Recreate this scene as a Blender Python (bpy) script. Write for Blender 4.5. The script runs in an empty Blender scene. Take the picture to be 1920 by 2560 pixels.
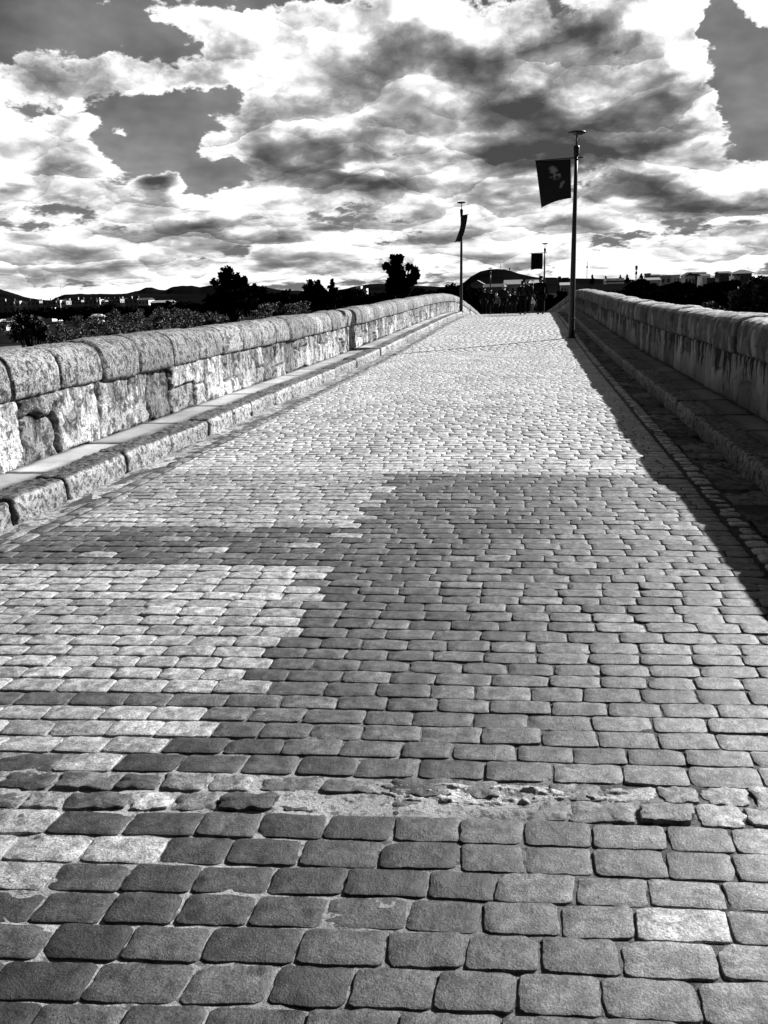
import bpy, math, random
import numpy as np
from mathutils import Matrix, Vector
rng = np.random.default_rng(7); random.seed(7)
sc = bpy.context.scene
COL = sc.collection
# ------------------------------------------------------------------ camera
PITCH, YAW, ROLL, CAMH, FPX = .250, .171, -.030, 1.551, 2150.0      # FPX for a 2560 px tall frame
CF = np.array([-math.sin(YAW)*math.cos(PITCH), math.cos(YAW)*math.cos(PITCH), -math.sin(PITCH)])
_r = np.array([math.cos(YAW), math.sin(YAW), 0.0]); _u = np.cross(_r, CF)
CR = math.cos(ROLL)*_r + math.sin(ROLL)*_u
CU = -math.sin(ROLL)*_r + math.cos(ROLL)*_u
CP = np.array([0, 0, CAMH])
cam = bpy.data.cameras.new('camera'); co = bpy.data.objects.new('camera', cam); COL.objects.link(co)
cam.sensor_fit = 'VERTICAL'; cam.sensor_height = 24; cam.lens = 24*FPX/2560
cam.clip_start = .05; cam.clip_end = 30000
M = Matrix.Identity(4)
for i in range(3):
    M[i][0], M[i][1], M[i][2], M[i][3] = CR[i], CU[i], -CF[i], CP[i]
co.matrix_world = M
sc.camera = co
def ray(px, py):
    d = CF*FPX + CR*(px-960) - CU*(py-1280)
    return d/np.linalg.norm(d)
def at(px, py, D):                       # point seen at that pixel, D metres ahead along the road
    d = ray(px, py); return CP + d*(D/d[1])
# ------------------------------------------------------------------ view, sun, sky
sc.view_settings.view_transform = 'Standard'; sc.view_settings.look = 'None'
sc.view_settings.exposure = 1.15; sc.view_settings.gamma = 1
SUN_AZ, SUN_EL = math.radians(43), math.radians(29)   # azimuth clockwise from the road direction (+Y)
sl = bpy.data.lights.new('sun', 'SUN'); sl.energy = 5.0; sl.angle = math.radians(.5); sl.color = (1, 1, 1)
so = bpy.data.objects.new('sun', sl); COL.objects.link(so)
sd = Vector((math.sin(SUN_AZ)*math.cos(SUN_EL), math.cos(SUN_AZ)*math.cos(SUN_EL), math.sin(SUN_EL)))
so.rotation_euler = sd.to_track_quat('Z', 'Y').to_euler(); so.location = (20, 20, 30)

class NT:
    """tiny helper for node trees"""
    def __init__(s, nt): s.nt = nt; s.n = nt.nodes; s.l = nt.links
    def add(s, t, **k):
        n = s.n.new(t)
        for a, b in k.items(): setattr(n, a, b)
        return n
    def put(s, sock, v):
        if v is None: return
        if isinstance(v, bpy.types.NodeSocket): s.l.new(v, sock)
        else: sock.default_value = v
    def m(s, op, a, b=None, c=None, clamp=False):
        n = s.add('ShaderNodeMath', operation=op); n.use_clamp = clamp
        s.put(n.inputs[0], a); s.put(n.inputs[1], b)
        if c is not None: s.put(n.inputs[2], c)
        return n.outputs[0]
    def v(s, op, a, b=None, sc_=None):
        n = s.add('ShaderNodeVectorMath', operation=op)
        s.put(n.inputs[0], a); s.put(n.inputs[1], b)
        if sc_ is not None: s.put(n.inputs['Scale'], sc_)
        return n.outputs['Value'] if op in ('LENGTH', 'DOT_PRODUCT', 'DISTANCE') else n.outputs[0]
    def noise(s, vec, scale, detail=4, rough=.55, dist=0, ntype='FBM', lac=2.0):
        n = s.add('ShaderNodeTexNoise'); n.noise_type = ntype
        s.put(n.inputs['Vector'], vec); n.inputs['Scale'].default_value = scale
        n.inputs['Detail'].default_value = detail; n.inputs['Roughness'].default_value = rough
        n.inputs['Distortion'].default_value = dist; n.inputs['Lacunarity'].default_value = lac
        return n.outputs[0]
    def ss(s, x, a, b, lo=0.0, hi=1.0):
        n = s.add('ShaderNodeMapRange'); n.interpolation_type = 'SMOOTHSTEP'
        s.put(n.inputs[0], x); n.inputs[1].default_value = a; n.inputs[2].default_value = b
        s.put(n.inputs[3], lo); s.put(n.inputs[4], hi)
        return n.outputs[0]
    def lin(s, x, a, b, lo=0.0, hi=1.0):
        n = s.add('ShaderNodeMapRange'); n.clamp = True
        s.put(n.inputs[0], x); n.inputs[1].default_value = a; n.inputs[2].default_value = b
        s.put(n.inputs[3], lo); s.put(n.inputs[4], hi)
        return n.outputs[0]
    def mixf(s, f, a, b):
        n = s.add('ShaderNodeMix', data_type='FLOAT')
        s.put(n.inputs[0], f); s.put(n.inputs[2], a); s.put(n.inputs[3], b)
        return n.outputs[0]
    def comb(s, x, y, z):
        n = s.add('ShaderNodeCombineXYZ'); s.put(n.inputs[0], x); s.put(n.inputs[1], y); s.put(n.inputs[2], z)
        return n.outputs[0]
    def ramp(s, x, pts):
        n = s.add('ShaderNodeValToRGB'); s.put(n.inputs[0], x); e = n.color_ramp.elements
        while len(e) < len(pts): e.new(.5)
        for q, (p, c) in zip(e, pts): q.position = p; q.color = (c, c, c, 1)
        return n.outputs[0]

world = bpy.data.worlds.new('World'); sc.world = world; world.use_nodes = True
W = NT(world.node_tree); W.n.clear()
sky = W.add('ShaderNodeTexSky', sky_type='NISHITA'); sky.sun_disc = False
sky.sun_elevation = SUN_EL; sky.sun_rotation = SUN_AZ
bw = W.add('ShaderNodeRGBToBW'); W.l.new(sky.outputs[0], bw.inputs[0])
tc = W.add('ShaderNodeTexCoord'); dirv = tc.outputs['Generated']
sx = W.add('ShaderNodeSeparateXYZ'); W.l.new(dirv, sx.inputs[0]); dx, dy, dz = sx.outputs
az = W.m('ARCTAN2', dx, dy); el = W.m('ARCSINE', dz)
dzc = W.m('ADD', W.m('MAXIMUM', dz, 0.0), .11)
# cloud-bank coordinates: cells shrink towards the horizon as they do in a real layer
Q = W.comb(W.m('MULTIPLY', az, 3.0), W.m('ADD', W.m('MULTIPLY', W.m('LOGARITHM', dzc, math.e), 1.25), W.m('MULTIPLY', el, 1.4)), 0.0)
wn = W.add('ShaderNodeTexNoise'); W.put(wn.inputs['Vector'], Q); wn.inputs['Scale'].default_value = 3.2; wn.inputs['Detail'].default_value = 5; wn.inputs['Roughness'].default_value = .6
warp = W.v('SUBTRACT', wn.outputs[1], (.5, .5, .5))
ae = W.v('ADD', W.comb(az, el, 0.0), W.v('MULTIPLY', W.v('SCALE', warp, None, dzc), (.30, .20, 0)))
QW = W.v('ADD', Q, W.v('SCALE', warp, None, .10))
nA = W.noise(QW, 2.9, 8, .62)
nU = W.noise(W.v('ADD', QW, (.05, .13, 0)), 2.9, 3, .60)
nL = W.noise(QW, 2.9, 3, .60)
nB = W.noise(QW, 8.0, 5, .62)
vc = W.add('ShaderNodeTexVoronoi'); vc.feature = 'F1'; W.put(vc.inputs['Vector'], W.v('ADD', Q, W.v('SCALE', warp, None, .20))); vc.inputs['Scale'].default_value = 3.6; vc.inputs['Detail'].default_value = 1; vc.inputs['Roughness'].default_value = .5
cell = W.add('ShaderNodeSeparateXYZ'); W.l.new(W.v('SUBTRACT', W.v('ADD', Q, W.v('SCALE', warp, None, .20)), vc.outputs['Position']), cell.inputs[0])
celly = W.m('MULTIPLY', cell.outputs[1], 3.6)         # height inside one cumulus: bright top, flat dark base
billow = W.m('ABSOLUTE', W.m('SUBTRACT', nB, .5))    # cauliflower bulges with creases between
def gauss(cx, cy, rx, ry, rot=0):
    d = ray(cx, cy); a0, e0 = math.atan2(d[0], d[1]), math.asin(d[2])
    mp = W.add('ShaderNodeMapping', vector_type='TEXTURE'); W.l.new(ae, mp.inputs[0])
    mp.inputs['Location'].default_value = (a0, e0, 0); mp.inputs['Rotation'].default_value = (0, 0, math.radians(rot))
    mp.inputs['Scale'].default_value = (rx*1.75/FPX, ry*1.75/FPX, 1)
    gr = W.add('ShaderNodeTexGradient', gradient_type='QUADRATIC_SPHERE'); W.l.new(mp.outputs[0], gr.inputs[0])
    return gr.outputs['Fac']
# cloud cover and cloud darkness (cx, cy, rx, ry, rot, cover, dark)
BL = [
 (190,55,250,75,0,-.75,0),(400,110,70,50,0,-.35,0),(640,8,150,26,0,-.6,0),(820,2,120,16,0,-.2,0),
 (150,185,230,52,4,.6,-.15),(430,215,190,45,-6,.5,-.1),(520,35,120,40,0,.6,-.2),(640,150,200,60,0,.5,-.25),
 (480,245,110,26,5,-.7,0),(600,235,70,22,0,-.4,0),(60,265,90,24,0,-.35,.1),
 (900,150,260,110,0,.55,.12),(1000,60,330,50,0,.5,-.45),(1300,230,380,210,0,.75,.1),
 (1400,95,260,30,14,.3,.5),(1180,150,150,60,0,.2,.35),(1010,120,90,35,0,.1,.25),
 (1330,270,220,90,0,.3,.42),(1270,390,120,48,-4,.3,.75),(1450,385,160,36,6,.3,.62),(1650,345,110,60,12,.3,.62),
 (1620,240,110,70,0,.2,.3),(1550,300,160,70,0,.2,.25),
 (1600,120,60,70,0,.2,-.5),(1690,140,70,110,0,.55,-.65),(1760,285,50,90,0,.5,-.5),(1700,30,60,50,0,.3,-.5),
 (1150,300,80,50,0,.1,-.35),(1050,270,120,40,0,.2,-.2),(760,290,120,40,0,.5,-.5),
 (1850,150,75,130,8,-1.1,0),(1880,300,70,90,0,-.9,0),(1890,45,60,50,0,.9,-.7),(1795,40,30,60,0,-.7,0),
 (180,298,110,34,-6,.55,.12),(310,330,50,18,-6,.5,0),(330,300,140,26,0,-.2,0),
 (350,390,130,80,0,-.85,0),(470,330,110,60,0,-.5,0),(540,440,100,55,0,-.75,0),(240,330,60,40,0,-.3,0),
 (25,400,75,95,0,.8,-.6),(185,385,95,45,-14,.8,-.25),(120,425,50,26,0,.3,.55),(5,480,40,20,0,.2,.5),
 (390,452,66,26,0,1.3,1.3),
 (510,355,60,38,0,.65,-.5),(540,410,30,36,0,.4,-.3),(650,370,110,44,0,.5,.3),(770,355,140,48,0,.5,.55),
 (800,440,190,50,0,.5,.35),(960,470,150,30,0,.5,.95),(900,395,120,40,0,.3,.35),(880,430,40,14,0,.3,-.9),
 (680,478,110,18,0,.6,-.55),(1130,440,90,55,0,.3,-.6),(1060,360,90,30,0,.3,-.4),
 (150,500,230,40,0,.45,-.05),(400,530,120,30,0,.3,.1),(505,548,70,24,0,.5,.15),(510,572,80,12,0,.3,.6),(560,520,70,22,0,.4,-.4),
 (690,555,60,26,0,.5,-.6),(700,600,70,24,0,.5,.6),(830,565,100,22,0,.4,.6),(950,560,90,18,0,.3,-.2),
 (540,620,110,26,0,.4,.42),(560,660,140,14,0,.3,.3),(700,655,110,20,0,.3,.3),(860,640,60,24,0,.3,.1),
 (150,640,160,34,0,.3,.38),(60,600,60,18,0,.2,.35),(240,600,90,26,0,.2,.1),(250,668,120,12,0,.2,.25),
 (1640,478,170,34,0,.4,.62),(1600,450,80,16,0,.2,.3),(1560,440,150,14,0,.2,-.4),(1750,520,120,24,0,.4,.55),(1480,520,60,30,0,.3,.4),
 (1830,395,90,30,0,.4,.2),(1850,460,70,60,0,.5,-.5),(1560,508,60,14,0,.2,-.6),(1270,500,90,30,0,.3,.35),(1200,470,70,30,0,.2,.2),
 (1890,520,60,10,0,.2,.5),(1880,575,90,16,0,.3,.3),(1700,620,150,26,0,.3,.25),(1400,560,120,24,0,.3,.15),(1560,570,100,14,0,.2,-.3),
 (1080,520,60,26,0,.2,.1),(1020,600,110,20,0,.2,.3),(1260,600,130,26,0,.2,-.1),(900,690,200,16,0,.3,-.3),(1500,660,300,16,0,.3,-.3),
]
cov = dark = None
for cx, cy, rx, ry, rot, c_, k_ in BL:
    g = gauss(cx, cy, rx, ry, rot)
    if c_: cov = W.m('MULTIPLY', g, c_) if cov is None else W.m('MULTIPLY_ADD', g, c_, cov)
    if k_: dark = W.m('MULTIPLY', g, k_) if dark is None else W.m('MULTIPLY_ADD', g, k_, dark)
base_c = W.lin(el, .02, .30, .76, .40)
front = W.ss(dy, -.25, .45)                         # banks of cloud ahead; unseen sky behind thinned to lower the ambient
base_c = W.m('SUBTRACT', base_c, W.m('MULTIPLY', W.m('SUBTRACT', 1.0, front), .35))
base_c = W.m('SUBTRACT', base_c, W.ss(el, .55, .9, 0.0, .4))
nz = W.m('ADD', W.m('MULTIPLY', W.m('SUBTRACT', nA, .5), 2.5), W.m('MULTIPLY', W.m('SUBTRACT', billow, .1), 1.1))
cf = W.m('ADD', W.m('ADD', base_c, cov), nz)
cover = W.ss(cf, .42, .60)
relief = W.m('MULTIPLY', W.m('SUBTRACT', nU, nL), 2.6)
thick = W.m('MULTIPLY', W.m('SUBTRACT', cf, .70), .30)
kk = W.m('ADD', W.m('ADD', W.m('MULTIPLY', dark, 1.12), relief), W.m('MINIMUM', W.m('MAXIMUM', thick, -.1), .15))
kk = W.m('ADD', kk, W.m('MULTIPLY', W.m('SUBTRACT', billow, .1), -1.5))
kk = W.m('ADD', kk, W.m('MULTIPLY', W.m('SUBTRACT', nB, .5), .25))
kk = W.m('SUBTRACT', kk, W.m('MULTIPLY', celly, W.lin(el, .03, .30, .80, .16)))
kk = W.m('ADD', kk, W.lin(el, .0, .13, .0, .22))
edge = W.ss(cf, .50, .76, .26, 0.0)                 # thin cloud edges are lit through
kk = W.m('SUBTRACT', kk, edge)
cl = W.ramp(W.m('MULTIPLY', kk, .86), [(0, .52), (.12, .42), (.24, .29), (.38, .185), (.56, .11), (.78, .062), (1.0, .032)])
clear = W.m('MULTIPLY', bw.outputs[0], .046)
clear = W.m('MULTIPLY', W.m('MINIMUM', clear, W.lin(el, .12, .40, .12, .036)), W.m('MULTIPLY', W.lin(nL, .3, .7, .75, 1.3), W.lin(nA, .35, .7, .85, 1.25)))
lum = W.mixf(cover, clear, cl)
lum = W.m('MULTIPLY', lum, W.ss(W.m('ADD', W.m('MULTIPLY', dy, 1.0), W.m('MULTIPLY', dx, .4)), -.3, .5, .22, 1.0))  # dims the unseen sky behind the camera to cut ambient fill
bg = W.add('ShaderNodeBackground'); bg.inputs[1].default_value = .1
W.put(bg.inputs[0], W.m('MULTIPLY', lum, 10.0))
wo = W.add('ShaderNodeOutputWorld'); W.l.new(bg.outputs[0], wo.inputs[0])
world.cycles.sampling_method = 'MANUAL'; world.cycles.sample_map_resolution = 512

# ------------------------------------------------------------------ helpers
def tag(o, label=None, cat=None, group=None, kind=None):
    for k, v in (('label', label), ('category', cat), ('group', group), ('kind', kind)):
        if v: o[k] = v
    return o
def mesh_obj(name, verts, faces, mat=None, parent=None, smooth=False, attr=None, loc=None, mats=None, midx=None):
    me = bpy.data.meshes.new(name)
    V = np.asarray(verts, dtype=np.float32).reshape(-1, 3)
    if isinstance(faces, np.ndarray):
        k = faces.shape[1]; nf = len(faces)
        me.vertices.add(len(V)); me.vertices.foreach_set('co', V.ravel())
        me.loops.add(nf*k); me.loops.foreach_set('vertex_index', faces.astype(np.int32).ravel())
        me.polygons.add(nf); me.polygons.foreach_set('loop_start', np.arange(0, nf*k, k, dtype=np.int32))
        me.update(calc_edges=True); me.validate()
    else:
        me.from_pydata(V.tolist(), [], faces); me.update()
    if smooth: me.polygons.foreach_set('use_smooth', np.ones(len(me.polygons), bool))
    if attr:
        for an, av in attr.items():
            a = me.attributes.new(an, 'FLOAT', 'POINT'); a.data.foreach_set('value', np.asarray(av, np.float32).ravel())
    if mat: me.materials.append(mat)
    o = bpy.data.objects.new(name, me); COL.objects.link(o)
    if parent: o.parent = parent
    if loc is not None: o.location = loc
    return o
def empty(name, loc=(0, 0, 0), rz=0):
    o = bpy.data.objects.new(name, None); COL.objects.link(o); o.location = loc; o.rotation_euler = (0, 0, rz)
    o.empty_display_size = .2
    return o
def grid_faces(ns, nt):
    i = np.arange(ns-1)[:, None]*nt + np.arange(nt-1)[None, :]
    return np.stack([i, i+nt, i+nt+1, i+1], -1).reshape(-1, 4)
def hsh(*a):
    h = np.zeros(np.broadcast(*a).shape, np.uint32)
    for k, x in enumerate(a):
        h = h ^ (np.asarray(x).astype(np.int64).astype(np.uint32)*np.uint32([374761393, 668265263, 2246822519, 3266489917][k]))
        h = (h ^ (h >> np.uint32(13)))*np.uint32(1274126177)
    h = h ^ (h >> np.uint32(16))
    return h.astype(np.float64)/4294967295.0
def vnoise(x, y, seed=0):
    xi, yi = np.floor(x), np.floor(y); fx, fy = x-xi, y-yi
    fx = fx*fx*(3-2*fx); fy = fy*fy*(3-2*fy)
    s = np.full(np.shape(xi), seed)
    a, b, c, d = hsh(xi, yi, s), hsh(xi+1, yi, s), hsh(xi, yi+1, s), hsh(xi+1, yi+1, s)
    return (a*(1-fx)+b*fx)*(1-fy) + (c*(1-fx)+d*fx)*fy - .5
def fbm(x, y, seed=0, o=3):
    t = 0
    for k in range(o): t = t + vnoise(x*2**k, y*2**k, seed+k)/2**k
    return t
def sstep(x, a, b):
    t = np.clip((x-a)/(b-a), 0, 1); return t*t*(3-2*t)
# the bridge: slight rise to a crest at 46 m, then a long fall and a drift to the left
def zr(y):
    y = np.asarray(y, float)
    up = .24*sstep(y, 16, 44)
    d = np.maximum(y-45, 0)
    dn = np.where(d < 12, .055*d*d/24, .055*(d-6))
    dn = np.minimum(dn, 4.4)
    return up - dn
def cxr(y):
    return -1.3*sstep(np.asarray(y, float), 48, 125)
def dfm(X, Y, Z): return np.stack([X+cxr(Y), Y, Z+zr(Y)], -1)
XL, XR, KH = -3.653, 1.747, .184
PWL, PWR = .665, .591
YEND = 165.0
def svals(y0, y1, k=.0024, mn=.012, mx=.35):
    s = [y0]
    while s[-1] < y1: s.append(s[-1] + min(mx, max(mn, k*max(s[-1], 0))))
    return np.array(s)

# ------------------------------------------------------------------ materials
def unground(px, py):
    d = ray(px, py); t = -CAMH/d[2]; p = CP + d*t; return p[0], p[1]
STAINS = [unground(*p)+(r_,) for *p, r_ in ((50,2043,.011),(93,2091,.011),(737,2142,.013),(655,2150,.02),(770,2281,.018),(652,2426,.013),(735,2513,.032),(485,2288,.02),(590,1960,.012))]
def stone_mat(name, lo, hi, speck=180, speck_amt=.5, blot=9, blot_lo=.45, blot_hi=.6, blot_dark=.25, rough=.6,
              bump=.004, bump_s=60, streak=0.0, attr=True, big=1.2, spec=.5, bump2=0.0, lich=0.0, face=0.0, stains=False, mott=0.0):
    m = bpy.data.materials.new(name); m.use_nodes = True; N = NT(m.node_tree)
    b = N.n['Principled BSDF']
    g = N.add('ShaderNodeNewGeometry'); pos = g.outputs['Position']
    sp = N.noise(pos, speck, 3, .7)
    if stains:
        stn = N.add('ShaderNodeTexNoise'); N.l.new(pos, stn.inputs['Vector']); stn.inputs['Scale'].default_value = 40
    col = N.lin(sp, .32, .68, lo, hi)
    bl = N.noise(pos, blot, 6, .68, .4)
    f = N.ss(bl, blot_lo, blot_hi)
    col = N.mixf(f, col, N.m('MULTIPLY', col, blot_dark))
    bg_ = N.noise(pos, big, 3, .6)
    col = N.m('MULTIPLY', col, N.lin(bg_, .3, .7, .7, 1.25))
    if lich:
        l2 = N.noise(pos, 30, 6, .8, .4)
        col = N.mixf(N.ss(l2, .525, .555, 0.0, lich), col, N.m('MULTIPLY', col, .12))
    if streak:
        q = N.v('MULTIPLY', pos, (9, 9, .9)); st = N.noise(q, 1.0, 4, .6, .3)
        zz = N.add('ShaderNodeSeparateXYZ'); N.l.new(pos, zz.inputs[0])
        st = N.m('ADD', st, N.lin(zz.outputs[2], .25, 1.0, -.14, .13))
        col = N.mixf(N.ss(st, .47, .54, 0.0, streak), col, N.m('MULTIPLY', col, .08))
    if mott:                                  # worn pale patches and grime inside each stone
        mo = N.noise(pos, 17, 5, .62, .5); mo2 = N.noise(pos, 55, 4, .7)
        col = N.m('MULTIPLY', col, N.m('ADD', N.lin(mo, .36, .66, 1-mott*.55, 1+mott*.7), N.lin(mo2, .3, .7, -.25*mott, .25*mott)))
    if stains:
        for (a_, b_, r_) in STAINS:
            d_ = N.v('LENGTH', N.v('MULTIPLY', N.v('SUBTRACT', N.v('ADD', pos, N.v('SCALE', N.v('SUBTRACT', stn.outputs[1], (.5, .5, .5)), None, .022)), (a_, b_, 0)), (1, .8, .3)))
            col = N.m('MULTIPLY', col, N.ss(d_, r_*.7, r_*1.25, .28, 1.0))
    if face:                                  # shade and streaking darkened into the upright faces of the coping
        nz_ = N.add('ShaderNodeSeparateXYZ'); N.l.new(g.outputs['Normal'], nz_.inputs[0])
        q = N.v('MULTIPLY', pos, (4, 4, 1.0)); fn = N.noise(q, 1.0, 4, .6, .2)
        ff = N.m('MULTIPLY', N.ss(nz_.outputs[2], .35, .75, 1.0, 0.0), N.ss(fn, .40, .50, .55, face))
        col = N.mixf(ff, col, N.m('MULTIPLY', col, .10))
    if attr:
        at_ = N.add('ShaderNodeAttribute', attribute_name='tone')
        col = N.m('MULTIPLY', col, at_.outputs['Fac'])
    N.put(b.inputs['Base Color'], N.m('MAXIMUM', N.m('MINIMUM', col, .8), .004))
    b.inputs['Roughness'].default_value = rough
    b.inputs['Specular IOR Level'].default_value = spec
    bn = N.add('ShaderNodeBump'); bn.inputs['Distance'].default_value = bump; bn.inputs['Strength'].default_value = 1
    hgt = N.noise(pos, bump_s, 6, .7)
    if bump2: hgt = N.m('ADD', hgt, N.m('MULTIPLY', N.noise(pos, bump_s*.2, 4, .6), bump2))
    N.put(bn.inputs['Height'], hgt); N.l.new(bn.outputs[0], b.inputs['Normal'])
    return m
def plain_mat(name, c, rough=.6, spec=.5, metal=0, var=.25, scale=6, emit=None):
    m = bpy.data.materials.new(name); m.use_nodes = True; N = NT(m.node_tree); b = N.n['Principled BSDF']
    tcn = N.add('ShaderNodeTexCoord')
    n = N.noise(tcn.outputs['Object'], scale, 4, .6)
    N.put(b.inputs['Base Color'], N.lin(n, .3, .7, c*(1-var), c*(1+var)))
    b.inputs['Roughness'].default_value = rough; b.inputs['Specular IOR Level'].default_value = spec
    b.inputs['Metallic'].default_value = metal
    return m
def matte(*ms):
    for m in ms: m.node_tree.nodes['Principled BSDF'].inputs['IOR'].default_value = 1.0
def leaf_mat(name, lo, hi, rough=.5, spec=.3):
    m = bpy.data.materials.new(name); m.use_nodes = True; N = NT(m.node_tree); b = N.n['Principled BSDF']
    a = N.add('ShaderNodeAttribute', attribute_name='tone')
    N.put(b.inputs['Base Color'], N.lin(a.outputs['Fac'], 0, 1, lo, hi))
    b.inputs['Roughness'].default_value = rough; b.inputs['Specular IOR Level'].default_value = spec
    return m
MT = dict(
 sett=stone_mat('granite_sett', .15, .62, speck=150, blot=20, blot_lo=.50, blot_hi=.68, blot_dark=.55, rough=.48, bump=.0035, bump_s=170, big=1.5, bump2=1.2, spec=.32, stains=True, mott=.8, lich=.3),
 mortar=stone_mat('sand_mortar', .16, .42, speck=260, blot=30, blot_lo=.5, blot_hi=.62, blot_dark=.35, rough=.9, bump=.008, bump_s=70, big=3, spec=.2),
 kerb=stone_mat('kerb_granite', .13, .52, speck=120, blot=17, blot_lo=.50, blot_hi=.58, blot_dark=.22, rough=.75, bump=.012, bump_s=40, big=1.4, spec=.3, bump2=.8, lich=.8),
 slab=stone_mat('pavement_granite', .34, .5, speck=200, blot=10, blot_lo=.6, blot_hi=.75, blot_dark=.7, rough=.7, bump=.004, bump_s=90, big=1.0, spec=.3),
 coping=stone_mat('coping_granite', .10, .47, speck=75, blot=11, blot_lo=.50, blot_hi=.60, blot_dark=.26, rough=.85, bump=.016, bump_s=32, big=1.6, spec=.2, bump2=.7, lich=.95),
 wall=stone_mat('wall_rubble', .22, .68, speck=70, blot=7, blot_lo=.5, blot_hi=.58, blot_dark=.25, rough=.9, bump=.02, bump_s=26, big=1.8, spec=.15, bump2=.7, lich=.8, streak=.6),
 wallr=stone_mat('wall_rubble_stained_shaded', .17, .32, speck=90, blot=8, blot_lo=.55, blot_hi=.66, blot_dark=.5, rough=.9, bump=.010, bump_s=30, big=1.8, spec=.1, streak=1.0),  # dark streaks, plus the wall's shade lowered into its base colour
 copingr=stone_mat('coping_granite_face_shade', .26, .66, speck=90, blot=5, blot_lo=.46, blot_hi=.54, blot_dark=.4, rough=.85, bump=.010, bump_s=36, big=1.6, spec=.25, face=.9),  # upright faces carry their shade in the colour, tops stay bright
 gutter=stone_mat('gutter_grit', .12, .46, speck=120, blot=12, blot_lo=.48, blot_hi=.6, blot_dark=.3, rough=.95, bump=.02, bump_s=36, big=2.5, spec=.1),
)

# ------------------------------------------------------------------ road setts
def skew(y): return np.interp(y, [1.3, 2.4, 4, 7, 15, 30], [.085, .07, .045, .025, .01, 0])
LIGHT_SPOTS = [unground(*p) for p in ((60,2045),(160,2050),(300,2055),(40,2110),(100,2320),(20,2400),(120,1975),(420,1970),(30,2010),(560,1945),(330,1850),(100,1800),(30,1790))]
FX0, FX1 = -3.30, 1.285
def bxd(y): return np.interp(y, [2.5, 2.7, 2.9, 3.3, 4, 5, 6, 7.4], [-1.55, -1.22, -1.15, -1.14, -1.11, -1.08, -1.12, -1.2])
stones = []
y = .75; r = 0
while y < YEND:
    dep = .118 + random.uniform(-.007, .007)
    if y > 60: dep *= 2
    brk = 2.26 < y < 2.50
    if brk: dep *= random.uniform(.8, 1.0)
    x = FX0 - random.uniform(0, .2)
    wstd = .205 if y < 60 else .4
    while x < FX1-.03:
        w = wstd*random.uniform(.86, 1.14)
        if brk: w *= random.uniform(.6, 1.15)
        x1 = x+w
        if x1 > FX1-.08: x1 = FX1
        xa = max(x, FX0); 
        if x1-xa > .04: stones.append((xa, x1, y, dep, brk, r))
        x = x1
    y += dep; r += 1
Vs, Fs, Ts = [], {}, []
off = 0
light_left = lambda X, Y: any((X-a)**2/.0121+(Y-b)**2/.0036 < 1 for a, b in LIGHT_SPOTS)
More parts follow.
